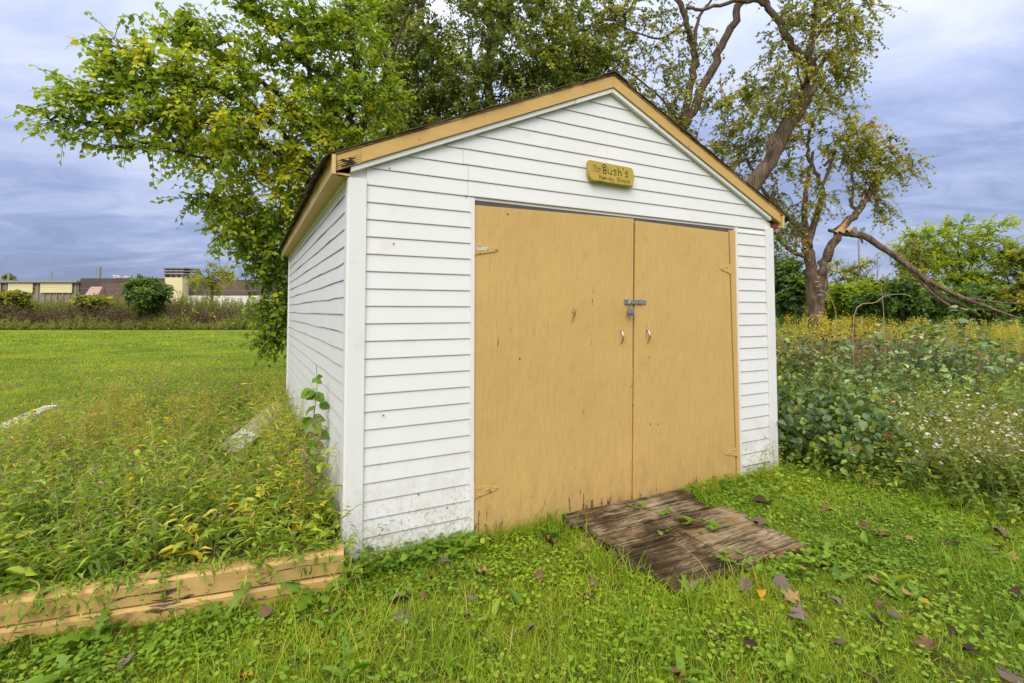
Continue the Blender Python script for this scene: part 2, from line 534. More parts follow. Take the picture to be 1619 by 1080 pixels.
M['goldflower'] = leaf_mat('golden flowers', [(0, (0.42, 0.33, 0.010)), (0.6, (0.60, 0.46, 0.012)), (1, (0.72, 0.60, 0.06))], 0.25, tr_boost=(1.1, 1, .4), gain=(1, 1, 1))
M['orange'] = leaf_mat('orange flowers', [(0, (0.75, 0.33, 0.005)), (1, (0.85, 0.50, 0.01))], 0.25, tr_boost=(1.1, 1, .4), gain=(1, 1, 1))
M['blueleaf'] = leaf_mat('blue green leaves', [(0, (0.022, 0.052, 0.020)), (0.5, (0.058, 0.115, 0.042)), (0.85, (0.125, 0.195, 0.075)), (1, (0.20, 0.26, 0.09))], 0.22, 0.38, 0.6, gain=(2.3, 2.0, 1.7))
M['darkleaf'] = leaf_mat('bramble leaves', [(0, (0.018, 0.040, 0.014)), (0.5, (0.045, 0.088, 0.026)), (0.8, (0.10, 0.165, 0.03)), (1, (0.20, 0.26, 0.03))], 0.25, 0.4, 0.5, gain=(2.3, 2.0, 1.7))
M['under'] = leaf_mat('undergrowth leaves', [(0, (0.026, 0.055, 0.012)), (0.5, (0.072, 0.132, 0.020)), (0.85, (0.14, 0.205, 0.024)), (1, (0.28, 0.25, 0.05))], 0.3, gain=(2.3, 2.0, 1.7))
M['brownweed'] = leaf_mat('brown dock', [(0, (0.06, 0.042, 0.024)), (0.55, (0.145, 0.095, 0.050)), (1, (0.22, 0.18, 0.07))], 0.15, gain=(1, 1, 1))
M['reed'] = leaf_mat('reed leaves', [(0, (0.055, 0.085, 0.024)), (0.55, (0.115, 0.155, 0.040)), (0.9, (0.19, 0.20, 0.06)), (1, (0.27, 0.21, 0.10))], 0.3, gain=(1.9, 1.7, 1.5))
M['petal'] = leaf_mat('white petals', [(0, (0.70, 0.70, 0.66)), (1, (0.84, 0.83, 0.80))], 0.25, tr_boost=(1, 1, 1), gain=(1, 1, 1))
M['berry'] = leaf_mat('red berries', [(0, (0.16, 0.008, 0.010)), (1, (0.34, 0.02, 0.022))], 0.0, 0.3, 0.6, gain=(1, 1, 1))


def deadleaf_mat(name, c):
    m, n, l, b, out = new_mat(name)
    v = coords(n, l)
    f = noise(n, l, v, 30, 6, 0.7)
    col = mix(n, l, f, tuple(x * 0.45 for x in c), tuple(x * 1.4 for x in c))
    l.new(col, b.inputs['Base Color'])
    b.inputs['Roughness'].default_value = 0.9
    b.inputs['Specular IOR Level'].default_value = 0.08
    bump(n, l, noise(n, l, v, 60, 4), b, 0.5, 0.004)
    return m


DL = {k: deadleaf_mat(k + ' dead leaf', c) for k, c in dict(
    purple=(0.130, 0.094, 0.074), brown=(0.15, 0.088, 0.05), dark=(0.055, 0.034, 0.027), grey=(0.165, 0.130, 0.106),
    tan=(0.30, 0.19, 0.09), orange=(0.50, 0.24, 0.03)).items()}


def ground_mat():
    m, n, l, b, out = new_mat('lawn ground')
    v = coords(n, l)
    f1 = noise(n, l, v, 0.30, 4, 0.6)
    f2 = noise(n, l, v, 3.0, 6, 0.65)
    f3 = noise(n, l, v, 60, 6, 0.75)
    c = mix(n, l, f3, (0.125, 0.170, 0.012), (0.30, 0.345, 0.016))
    c = mix(n, l, rampv(n, l, f2, [(0.4, g3(0)), (0.75, g3(0.5))]), c, (0.31, 0.345, 0.020))
    c = mix(n, l, rampv(n, l, f1, [(0.40, g3(0)), (0.62, g3(0.55))]), c, (0.285, 0.325, 0.015))
    thatch = noise(n, l, v, 9.0, 5, 0.7)
    c = mix(n, l, rampv(n, l, thatch, [(0.44, g3(0.85)), (0.58, g3(0))]), c, (0.060, 0.058, 0.020))
    # worn thin strip where the mower turns, beside the shed's far end
    g = n.new('ShaderNodeNewGeometry'); sp = n.new('ShaderNodeSeparateXYZ'); l.new(g.outputs['Position'], sp.inputs[0])
    l.new(c, b.inputs['Base Color'])
    b.inputs['Roughness'].default_value = 0.9
    b.inputs['Specular IOR Level'].default_value = 0.15
    bump(n, l, f3, b, 0.9, 0.05)
    return m


M['ground'] = ground_mat()


# ------------------------------------------------------------------ vegetation tools
def unit(a_):
    return a_ / (np.linalg.norm(a_, axis=-1, keepdims=True) + 1e-9)


def rdir(k, up=0.0):
    d = rng.normal(size=(k, 3)); d[:, 2] += up
    return unit(d)


TM = {
    'leaf2': (np.array([(0, 0, 0), (.45, -.5, .10), (.45, .5, .10), (1, 0, -.06)]), [(0, 1, 3), (0, 3, 2)]),
    'leaf4': (np.array([(0, 0, 0), (.42, -.5, .09), (.42, .5, .09), (1, 0, -.16), (.42, 0, 0)]), [(0, 1, 4), (0, 4, 2), (1, 3, 4), (4, 3, 2)]),
    'leaf8': (np.array([(0, 0, 0), (.14, -.40, .05), (.14, .40, .05), (.5, -.5, .09), (.5, .5, .09), (.8, -.27, -.02), (.8, .27, -.02), (1, 0, -.22), (.45, 0, 0)]),
              [(0, 1, 8), (0, 8, 2), (1, 3, 8), (2, 8, 4), (3, 5, 8), (4, 8, 6), (5, 7, 8), (8, 7, 6)]),
    'round': (np.array([(.5, 0, -.07)] + [(.5 - .5 * math.cos(a_) * (0.72 if i == 0 else 1), .5 * math.sin(a_), .04 if i % 2 else -.03) for i, a_ in enumerate(np.arange(8) * math.pi / 4)]),
              [(0, i, i % 8 + 1) for i in range(1, 9)]),
    'blade': (np.array([(0, -.5, 0), (0, .5, 0), (.5, -.42, .0), (.5, .42, .0), (1, 0, -.22)]), [(0, 1, 3), (0, 3, 2), (2, 3, 4)]),
    'lobed': (np.array([(x, y, 0.42 * x - 0.52 * x * x) for x, y in [(0, -.05), (0, .05), (.16, -.24), (.16, .24), (.30, -.07), (.30, .07), (.40, -.42), (.40, .42), (.52, -.10), (.52, .10),
                        (.62, -.5), (.62, .5), (.74, -.16), (.74, .16), (.84, -.36), (.84, .36), (1.0, 0)]]),
              [(0, 1, 5), (0, 5, 4), (0, 4, 2), (1, 3, 5), (4, 5, 9), (4, 9, 8), (4, 8, 6), (5, 7, 9), (8, 9, 13), (8, 13, 12), (8, 12, 10), (9, 11, 13), (12, 13, 16), (12, 16, 14), (13, 15, 16)]),
}


def leaves(g, b, d, n, Ln, Wd, tm='leaf4', tint=0.5, m=0):
    b = np.asarray(b, float).reshape(-1, 3); K = len(b)
    if K == 0: return
    d = unit(np.broadcast_to(d, (K, 3))); n = np.broadcast_to(n, (K, 3))
    s = unit(np.cross(d, n)); n = np.cross(s, d)
    Ln = np.broadcast_to(Ln, (K,))[:, None, None]; Wd = np.broadcast_to(Wd, (K,))[:, None, None]
    t, f = TM[tm]
    v = b[:, None] + d[:, None] * Ln * t[None, :, 0:1] + s[:, None] * Wd * t[None, :, 1:2] + n[:, None] * Ln * t[None, :, 2:3]
    f = np.asarray(f)[None] + (np.arange(K) * len(t))[:, None, None]
    tt = np.repeat(np.broadcast_to(tint, (K,)), len(t))
    g.add(v, f, np.clip(tt, 0, 1), m)


def tubes(g, pts, rad, sides=3, tint=0.5, m=0, wob=0.0):
    """K tubes of P points each"""
    pts = np.asarray(pts, float)
    if pts.ndim == 2: pts = pts[None]
    K, P, _ = pts.shape
    rad = np.broadcast_to(rad, (K, P))
    t = unit(np.gradient(pts, axis=1))
    mean = unit(t.mean(1))
    ref = np.where(np.abs(mean[:, 2:3]) < 0.85, np.array([[0.05, 0.1, 1.0]]), np.array([[1.0, 0.12, 0.0]]))
    a_ = unit(np.cross(t, ref[:, None])); b_ = np.cross(t, a_)
    an = 2 * math.pi * np.arange(sides) / sides
    rr = rad[:, :, None, None] * (1 + wob * rng.normal(size=(K, P, sides, 1)) if wob else 1.0)
    v = pts[:, :, None] + rr * (np.cos(an)[None, None, :, None] * a_[:, :, None] + np.sin(an)[None, None, :, None] * b_[:, :, None])
    i, k = np.meshgrid(np.arange(P - 1), np.arange(sides), indexing='ij')
    q0 = i * sides + k; q1 = i * sides + (k + 1) % sides; q2 = q1 + sides; q3 = q0 + sides
    f = np.concatenate([np.stack([q0, q1, q2], -1).reshape(-1, 3), np.stack([q0, q2, q3], -1).reshape(-1, 3)])
    f = f[None] + (np.arange(K) * P * sides)[:, None, None]
    tt = np.repeat(np.broadcast_to(tint, (K,)), P * sides)
    g.add(v, f, tt, m)


def smooth_path(pts, n_per=5):
    p = np.asarray(pts, float)
    q = np.vstack([2 * p[0] - p[1], p, 2 * p[-1] - p[-2]])
    out = []
    for i in range(1, len(q) - 2):
        for t in np.arange(n_per) / n_per:
            out.append(0.5 * ((2 * q[i]) + (-q[i - 1] + q[i + 1]) * t + (2 * q[i - 1] - 5 * q[i] + 4 * q[i + 1] - q[i + 2]) * t * t
                              + (-q[i - 1] + 3 * q[i] - 3 * q[i + 1] + q[i + 2]) * t ** 3))
    out.append(p[-1])
    return np.array(out)


def in_blobs(blobs):
    """points inside ellipsoids (centre, radii, count), more towards the outside"""
    out = []
    for c, r_, k in blobs:
        d = rdir(k) * (rng.random((k, 1)) ** 0.42)
        out.append(np.asarray(c) + d * np.asarray(r_))
    return np.concatenate(out)


def slim(limbs, k):
    return [(p, r0 * k, r1 * k) for p, r0, r1 in limbs]


def make_tree(name, label, cat, base, limbs, blobs, leafmat, barkmat, leafL=0.09, ratio=0.75, tm='leaf4', ntw=5, twl=0.45,
              nlf=9, group=None, min_node_z=1.2, tip_limbs=(), tint=0.42, tsd=0.2, droop=0.25, limb_sides=10, twig_r=0.006,
              yellow=None, extra=None, wob=0.06, sprout=0.0):
    base = np.asarray(base, float)
    root = empty(name, base, 0, label, cat, group)
    gt = Geo(); nodes = []
    for pts, r0, r1 in limbs:
        sp = smooth_path(pts, 5)
        seg = np.linalg.norm(np.diff(sp, axis=0), axis=1).sum()
        sp[1:-1] += rng.normal(size=sp[1:-1].shape) * min(0.035, 0.006 * seg)
        rr = r0 + (r1 - r0) * np.linspace(0, 1, len(sp)) ** 0.8
        tubes(gt, sp, rr[None], limb_sides, 0.5, 0, wob)
        nodes.append(sp[sp[:, 2] > min_node_z])
    gt.build('trunk', barkmat, root, base, smooth=True)
    nodes = np.concatenate(nodes)
    cl = in_blobs(blobs) if blobs else np.zeros((0, 3))
    for pts, r0, r1 in tip_limbs:      # extra leafy clusters strung along slender limbs
        sp = smooth_path(pts, 8)
        sp = sp[len(sp) // 4:-len(sp) // 7]
        cl = np.concatenate([cl, sp + rng.normal(size=sp.shape) * r0])
    dist = np.array([np.min(((nodes - c) ** 2).sum(1)) for c in cl])
    cl = cl[np.argsort(dist)]
    gc = Geo()
    allp = list(nodes); arr = np.empty((len(nodes) + 3 * len(cl), 3)); arr[:len(nodes)] = nodes; na = len(nodes)
    paths, rads = [], []
    for c in cl:
        j = np.argmin(((arr[:na] - c) ** 2).sum(1)); a_ = arr[j]
        L = np.linalg.norm(c - a_)
        mid = (a_ + c) / 2 + rng.normal(size=3) * 0.10 * L + np.array([0, 0, 0.08 * L])
        t = np.linspace(0, 1, 6)[:, None]
        path = (1 - t) ** 2 * a_ + 2 * t * (1 - t) * mid + t * t * c
        paths.append(path); rads.append(np.linspace(min(0.05, 0.010 + 0.012 * L), twig_r * 0.8, 6))
        arr[na:na + 3] = path[[2, 4, 5]]; na += 3
    if paths:
        tubes(gc, np.array(paths), np.array(rads), 4, 0.3, 1)
    K = len(cl)
    ctr = cl.mean(0)
    out = unit(cl - ctr + 1e-6)
    src = np.repeat(cl, ntw, 0)
    dr = unit(rdir(K * ntw) + 0.7 * np.repeat(out, ntw, 0) + np.array([0, 0, 0.15]))
    ln = twl * rng.uniform(0.55, 1.25, K * ntw)
    t = np.linspace(0, 1, 4)[None, :, None]
    tw = src[:, None] + dr[:, None] * ln[:, None, None] * t + np.array([0, 0, -1.0]) * (droop * ln)[:, None, None] * t * t
    tubes(gc, tw, np.linspace(twig_r, twig_r * 0.35, 4)[None], 3, 0.4, 1)
    tl = (np.arange(nlf) + 0.6) / nlf
    lp = src[:, None] + dr[:, None] * ln[:, None, None] * tl[None, :, None] + np.array([0, 0, -1.0]) * (droop * ln)[:, None, None] * (tl ** 2)[None, :, None]
    Q = K * ntw
    side = unit(np.cross(dr, np.array([0, 0, 1.0])) + 0.3 * rng.normal(size=dr.shape))
    sgn = np.where(np.arange(nlf) % 2 == 0, 1.0, -1.0)[None, :, None]
    ld = unit(side[:, None] * sgn + 0.55 * dr[:, None] + np.array([0, 0, -0.35]) + 0.35 * rng.normal(size=(Q, nlf, 3)))
    nn = unit(np.array([0, 0, 1.0]) + 0.55 * rng.normal(size=(Q, nlf, 3)))
    tt = tint + tsd * rng.normal(size=K)
    if yellow is not None:
        tt = tt + yellow(cl)
    tt = np.repeat(tt, ntw * nlf) + 0.11 * rng.normal(size=Q * nlf)
    LL = leafL * rng.uniform(0.6, 1.15, Q * nlf)
    keep = rng.random(Q * nlf) < 0.93
    leaves(gc, lp.reshape(-1, 3)[keep], ld.reshape(-1, 3)[keep], nn.reshape(-1, 3)[keep], LL[keep], LL[keep] * ratio, tm, np.clip(tt, 0.02, 0.98)[keep], 0)
    gc.build('crown', [leafmat, barkmat], root, base, kind='stuff')
    if extra: extra(root, base)
    return root


def herbs(g, pos, h, lean=0.25, nl=14, Ll=0.07, Lw=0.016, tm='leaf4', tint=0.45, tsd=0.18, m_leaf=0, m_stem=1, stem_r=0.0025,
          t0=0.1, t1=1.0, up=0.35, stems=True, patch=None, droop=0.0, shrink=0.5):
    """upright plants: curved stems with leaves all the way up; returns the stem tips and directions"""
    pos = np.asarray(pos, float); K = len(pos)
    if K == 0: return pos, pos
    h = np.broadcast_to(h, (K,))
    an = rng.uniform(0, 2 * math.pi, K)
    ld = np.stack([np.cos(an), np.sin(an), np.zeros(K)], 1) * (lean * rng.uniform(0.2, 1.5, K))[:, None]
    up_ = np.array([0, 0, 1.0])

    def P(t):  # t (K,T)
        return pos[:, None] + h[:, None, None] * (up_ * (t - droop * t * t)[..., None] + ld[:, None] * (t ** 1.7)[..., None])
    if stems:
        t = np.broadcast_to(np.linspace(0, 1, 5), (K, 5))
        rr = np.linspace(1, 0.35, 5)[None] * np.broadcast_to(stem_r, (K,))[:, None]
        tubes(g, P(t), rr, 3, np.clip(0.4 + 0.25 * rng.normal(size=K), 0, 1), m_stem)
    t = t0 + (t1 - t0) * (np.arange(nl)[None] + rng.random((K, nl))) / nl
    p = P(t)
    az = rng.uniform(0, 2 * math.pi, (K, nl))
    d = np.stack([np.cos(az), np.sin(az), np.full_like(az, up) + 0.35 * rng.normal(size=az.shape)], -1)
    nn = np.array([0, 0, 1.0]) + 0.4 * rng.normal(size=d.shape)
    L = Ll * rng.uniform(0.55, 1.2, (K, nl)) * (1 - shrink * t)
    tt = tint + tsd * rng.normal(size=(K, 1)) + 0.1 * rng.normal(size=(K, nl))
    if patch is not None: tt = tt + patch(pos)[:, None]
    leaves(g, p.reshape(-1, 3), unit(d).reshape(-1, 3), nn.reshape(-1, 3), L.ravel(), L.ravel() * (Lw / Ll), tm, np.clip(tt, 0.02, 0.99).ravel(), m_leaf)
    tip = P(np.ones((K, 1)))[:, 0]
    return tip, unit(up_ + 1.7 * ld)


_pt = rng.random((64, 64))


def patchy(p, scale=0.5):
    """smooth value noise on the ground, 0..1"""
    x = np.asarray(p)[..., 0] * scale + 100; y = np.asarray(p)[..., 1] * scale + 100
    i, j = np.floor(x).astype(int), np.floor(y).astype(int)
    fx, fy = x - i, y - j
    fx, fy = fx * fx * (3 - 2 * fx), fy * fy * (3 - 2 * fy)
    q = lambda a_, b_: _pt[a_ % 64, b_ % 64]
    return (q(i, j) * (1 - fx) + q(i + 1, j) * fx) * (1 - fy) + (q(i, j + 1) * (1 - fx) + q(i + 1, j + 1) * fx) * fy


def gh(x, y):
    """ground height: gently uneven near the shed"""
    p = np.stack([np.asarray(x, float), np.asarray(y, float)], -1)
    u, v = to_shed(p)
    near = np.exp(-((np.asarray(y) - 3) / 6) ** 2)
    z = 0.05 * (patchy(p, 0.7) - 0.5) * near
    z = z - 0.05 * np.exp(-((u - 2.0) / 1.6) ** 2) * np.exp(-((v + 0.5) / 1.0) ** 2)
    return z


def onground(p):
    p = np.asarray(p, float)
    return np.concatenate([p[:, :2], gh(p[:, 0], p[:, 1])[:, None]], 1)


def rect_pts(k, x0, x1, y0, y1):
    return np.stack([rng.uniform(x0, x1, k), rng.uniform(y0, y1, k), np.zeros(k)], 1)


def local_pts(k, u0, u1, v0, v1, z=0.0):
    return SHED + rng.uniform(u0, u1, (k, 1)) * U + rng.uniform(v0, v1, (k, 1)) * V + np.array([0, 0, z])


# timber wall line (front, top edge measured in the photo)
T_A, T_D = np.array([-0.868, 2.648]), unit(np.array([-1.309, -0.454]))
T_N = np.array([T_D[1], -T_D[0]])            # towards the bed
if T_N @ np.array([-0.3, 1.0]) < 0: T_N = -T_N


def timber_side(p):
    return (np.asarray(p)[..., :2] - T_A) @ T_N


def in_bed(p):
    u, v = to_shed(p)
    return (timber_side(p) > 0.075) & (u < -0.01) & (u > -2.85) & (v < 4.6)


RAMP_U, RAMP_V = (1.43, 2.50), (-1.075, -0.055)


BOARDS = [((-2.38, 4.35), (-2.95, 6.45)), ((-5.10, 4.75), (-5.95, 6.55))]


def near_board(p):
    """distance to the nearest loose board"""
    q = np.asarray(p)[..., :2]; best = np.full(q.shape[:-1], 99.0)
    for a_, b_ in BOARDS:
        a_, b_ = np.array(a_), np.array(b_); d = b_ - a_
        t = np.clip(((q - a_) @ d) / (d @ d), 0, 1)
        best = np.minimum(best, np.linalg.norm(q - a_ - t[..., None] * d, axis=-1))
    return best


def before_board(p):
    """small where a loose board lies on, just beside or just behind the plant"""
    q = np.asarray(p)[..., :2]; d = q / np.linalg.norm(q, axis=-1, keepdims=True)
    return np.minimum.reduce([near_board(q + d * k_) for k_ in (0.0, 0.3, 0.6, 0.9)])


def blocked(p):
    u, v = to_shed(p)
    shed = (u > -0.02) & (u < W_ + 0.02) & (v > -0.015) & (v < L_ + 0.05)
    rampb = (u > RAMP_U[0]) & (u < RAMP_U[1]) & (v > RAMP_V[0] + 0.01) & (v < 0)
    wall = (timber_side(p) > -0.005) & (timber_side(p) < 0.11) & (np.asarray(p)[..., 0] < -0.86)
    return shed | rampb | wall


# ================================================================== SETTING
def build_ground():
    xs = np.concatenate([[-900, -300, -120, -60, -35, -22, -15], np.arange(-10, 10.01, 0.25), [15, 22, 35, 60, 120, 300, 900]])
    ys = np.concatenate([[-300, -60, -20, -6], np.arange(-2, 12.01, 0.25), [16, 22, 32, 48, 80, 130, 300, 900, 1500]])
    X, Y = np.meshgrid(xs, ys)
    Z = gh(X, Y)
    v = np.stack([X, Y, Z], -1).reshape(-1, 3)
    nx = len(xs)
    i, j = np.meshgrid(np.arange(len(ys) - 1), np.arange(nx - 1), indexing='ij')
    a_ = (i * nx + j).ravel()
    f = [(int(q), int(q + 1), int(q + nx + 1), int(q + nx)) for q in a_]
    o = link('ground', poly_mesh('ground', v, f, M['ground'], smooth=True))
    o['kind'] = 'structure'


build_ground()

# raised soil bed behind the timbers
g = Geo()
k1 = T_A + T_N * 0.10
far = shed_pt(-2.85, 0)[:2]
tt_ = np.linspace(0.0, 2.75, 14)
vv_ = np.linspace(0, 1, 12)
P_ = []
for i_ in tt_:
    a_ = k1 + T_D * i_
    b_ = shed_pt(-0.02 - 2.8 * i_ / 2.75, 4.55)[:2]
    for q in vv_:
        p = a_ * (1 - q) + b_ * q
        P_.append((p[0], p[1], 0.135 - 0.09 * q + 0.03 * rng.random()))
P_ = np.array(P_)
nq = len(vv_)
F_ = []
for i in range(len(tt_) - 1):
    for j in range(nq - 1):
        q = i * nq + j
        F_ += [(q, q + 1, q + nq + 1), (q, q + nq + 1, q + nq)]
g.add(P_, F_)
g.build('soil', M['soil'], smooth=True, kind='structure')

# ================================================================== SHED
shed = empty('shed', SHED, PSI, 'white clapboard garden shed with tan double doors and gable roof', 'shed')
S = 0.1016
SL = 0.45                     # roof slope, rise per metre
EAVE, RID_U = 2.205, 1.895
JZ = 2.222                    # underside of the white gable trim at u = 0


def rake_z(u):
    return JZ + SL * (u if u < RID_U else 2 * RID_U - u)


def wall_part(loop, off, name='wall'):
    return PB().prism(loop, off).build(name, M['vinyl'], shed)


# front wall core in three pieces round the door opening, one mesh
pb = PB()
pb.box((0.0, 0.004, 0.0), (0.775, 0.07, 2.15)).box((3.258, 0.004, 0.0), (W_, 0.07, 2.15))
pb.prism([(0.0, 0.004, 2.15), (W_, 0.004, 2.15), (W_, 0.004, 2.235), (RID_U, 0.004, 3.085), (0, 0.004, 2.235)], (0, 0.066, 0))
front = pb.build('wall', M['vinyl'], shed)
left = PB().box((0.004, 0.07, -0.02), (0.07, L_, 2.235)).build('wall', M['vinyl'], shed)
right = PB().box((W_ - 0.07, 0.07, -0.02), (W_ - 0.004, L_, 2.235)).build('wall', M['vinyl'], shed)
pb = PB()
pb.prism([(0.07, L_ - 0.07, -0.02), (W_ - 0.07, L_ - 0.07, -0.02), (W_ - 0.07, L_ - 0.07, 2.235), (RID_U, L_ - 0.07, 3.05), (0.07, L_ - 0.07, 2.235)], (0, 0.066, 0))
back = pb.build('wall', M['vinyl'], shed)


def plank(parent, z, a0, a1, t0, t1, axis, wave=0.0, h=S):
    """one clapboard course: butt proud by 13 mm, thin at the top, its underside dirty. a0,a1 at the bottom, t0,t1 at the top.
    axis 'f' front (outward -v), 'l' left (-u), 'r' right (+u), 'b' back (+v)"""
    n = 13 if wave else 2
    sec = [(0.004, 0.004), (-0.0085, 0.0055), (-0.0098, 0.0095), (-0.0028, h + 0.004), (0.004, h + 0.004)]
    v, f, mi = [], [], []
    for i in range(n):
        s_ = i / (n - 1)
        wv = wave * (math.sin(6.1 * s_ + 9.0 * z) + 0.6 * math.sin(15.7 * s_ + 23 * z))
        for o, zz in sec:
            fr = min(1, max(0, zz / h))
            lo, hi = a0 + (t0 - a0) * fr, a1 + (t1 - a1) * fr
            q = lo + (hi - lo) * s_
            oo = o - abs(wv) * 0.35
            zz_ = z + zz + wv * (1 - 0.2 * fr)
            v.append({'f': (q, oo, zz_), 'l': (oo, q, zz_), 'r': (W_ - oo, q, zz_), 'b': (q, L_ - oo, zz_)}[axis])
    m = len(sec)
    for i in range(n - 1):
        for k in range(m):
            f.append((i * m + k, i * m + (k + 1) % m, (i + 1) * m + (k + 1) % m, (i + 1) * m + k))
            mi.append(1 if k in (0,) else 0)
    f.append(tuple(range(m))); mi.append(0)
    f.append(tuple(range((n - 1) * m, n * m))[::-1]); mi.append(0)
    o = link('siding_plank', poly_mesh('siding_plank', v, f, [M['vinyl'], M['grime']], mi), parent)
    return o


ZF, ZL, ZR = 1.8573, 1.807, 1.908
k = math.floor((ZF + 0.02) / S)
z = ZF - k * S
while z < 2.10:
    plank(front, z, 0.095, 0.752, 0.095, 0.752, 'f')
    z += S
zg_ = z                       # 2.16: courses over the door and up the gable
while z < 2.98:
    def ends(zz):
        q = (zz - 2.215) / SL
        return max(0.012 if zz > 2.17 else 0.095, q), min(W_ - 0.012, 2 * RID_U - q)
    (l0, r0), (l1, r1) = ends(z), ends(z + S)
    if z < 2.2:
        l0 = l1 = 0.095
    if z < 2.5:               # the two lowest courses have a butt joint near the door's left jamb
        ju = 0.735 if z < 2.3 else 0.70
        plank(front, z, l0, ju, l1, ju, 'f')
        plank(front, z + 0.002, ju + 0.002, r0, ju + 0.002, r1, 'f')
    elif z < 2.72:
        plank(front, z, l0, 1.857, l1, 1.857, 'f')
        plank(front, z + 0.001, 1.859, r0, 1.859, r1, 'f')
    else:
        plank(front, z, l0, r0, l1, r1, 'f')
    z += S
plank(front, z, (z - 2.215) / SL, 2 * RID_U - (z - 2.215) / SL, RID_U - 0.02, RID_U + 0.02, 'f', h=0.075)
k = math.floor((ZR + 0.02) / S)
z = ZR - k * S
while z < 2.08:
    plank(front, z, 3.277, 3.664, 3.277, 3.664, 'f', h=min(S, 2.15 - z))
    z += S
plank(front, 2.112, 3.277, 3.664, 3.277, 3.664, 'f', h=0.04)
k = math.floor((ZL + 0.02) / S)
for ax, par, zz0 in (('l', left, ZL), ('r', right, ZR)):
    z = zz0 - math.floor((zz0 + 0.02) / S) * S
    while z < 2.19:
        h_ = min(S, 2.20 - z)
        if ax == 'l':
            ju = [3.3, 1.55, 3.4, 1.4][int(round(z / S)) % 4]
            plank(par, z, 0.062, ju, 0.062, ju, ax, 0.0028, h_)
            plank(par, z + 0.0015, ju + 0.002, L_ - 0.03, ju + 0.002, L_ - 0.03, ax, 0.0032, h_)
        else:
            plank(par, z, 0.062, L_ - 0.03, 0.062, L_ - 0.03, ax, 0.0, h_)
        z += S
z = ZF - math.floor((ZF + 0.02) / S) * S
while z < 2.95:
    q = max(0.05, (z + S - 2.19) / SL)
    plank(back, z, q, W_ - q, q, W_ - q, 'b')
    z += S

# corner posts: L-shaped white trim with a rounded nose
def post(u0, sgn):
    w, d, t, q = 0.094, 0.066, 0.022, 0.0145
    pts = [(0, -t), (w, -t), (w, 0.003), (0.006, 0.003), (0.006, d), (-q, d), (-q, -t * 0.55), (-q * 0.4, -t)]
    loop = [(u0 + sgn * a_, b_, -0.02) for a_, b_ in pts]
    top = 2.196 if sgn > 0 else 2.19
    if sgn < 0: loop = loop[::-1]
    return PB().prism(loop, (0, 0, top + 0.02)).build('corner_post', M['vinyl'], shed, 0.003)


post(0.0, 1); post(W_, -1)
for u0, sgn in ((0.0, 1), (W_, -1)):
    pts = [(0.0, 0.02), (-0.02, 0.02), (-0.02, -0.06), (0.0, -0.06)]
    PB().prism([(u0 + sgn * a_, L_ + b_, -0.02) for a_, b_ in pts], (0, 0, 2.22)).build('corner_post', M['vinyl'], shed, 0.002)
PB().box((0.752, -0.026, -0.03), (0.776, 0.003, 2.156)).build('door_trim', M['vinyl'], shed, 0.002)
PB().hexa([(3.262, -0.022, -0.02), (3.277, -0.022, -0.02), (3.277, 0.003, -0.02), (3.262, 0.003, -0.02),
           (3.256, -0.022, 2.16), (3.277, -0.022, 2.16), (3.277, 0.003, 2.16), (3.256, 0.003, 2.16)]).build('door_trim', M['vinyl'], shed)

# white J trim under the rake, in two lengths each side
def sloped(u0, u1, zlo, zhi, v0, v1, name, mat, bevel=0.0, z_extra=0.0):
    """board following the gable slope between u0 and u1"""
    a_, b_ = rake_z(u0), rake_z(u1)
    loop = [(u0, v0, a_ + zlo), (u1, v0, b_ + zlo), (u1, v0, b_ + zhi), (u0, v0, a_ + zhi)]
    if u1 < u0: loop = loop[::-1]
    return PB().prism(loop, (0, v1 - v0, 0)).build(name, mat, shed, bevel)


sloped(0.0, 1.56, 0.0, 0.034, -0.038, 0.003, 'gable_trim', M['vinyl'], 0.004)
sloped(1.562, RID_U, -0.002, 0.033, -0.041, 0.003, 'gable_trim', M['vinyl'], 0.004)
sloped(RID_U + 0.001, 2.35, -0.002, 0.033, -0.041, 0.003, 'gable_trim', M['vinyl'], 0.004)
sloped(2.352, W_ - 0.04, 0.0, 0.034, -0.038, 0.003, 'gable_trim', M['vinyl'], 0.004)
# tan rake boards
def rake_board(u0, u1):
    n = 2
    a_, b_ = rake_z(u0), rake_z(u1)
    lo, hi = 0.0345, 0.122
    loop = [(u0, -0.052, a_ + lo), (u1, -0.052, b_ + lo), (u1, -0.052, b_ + hi), (u0, -0.052, a_ + hi)]
    if u1 < u0: loop = loop[::-1]
    return PB().prism(loop, (0, 0.045, 0)).build('rake_board', M['trim'], shed, 0.003)


rb = rake_board(0.055, RID_U - 0.0008)
rake_board(RID_U + 0.0008, W_ + 0.072)
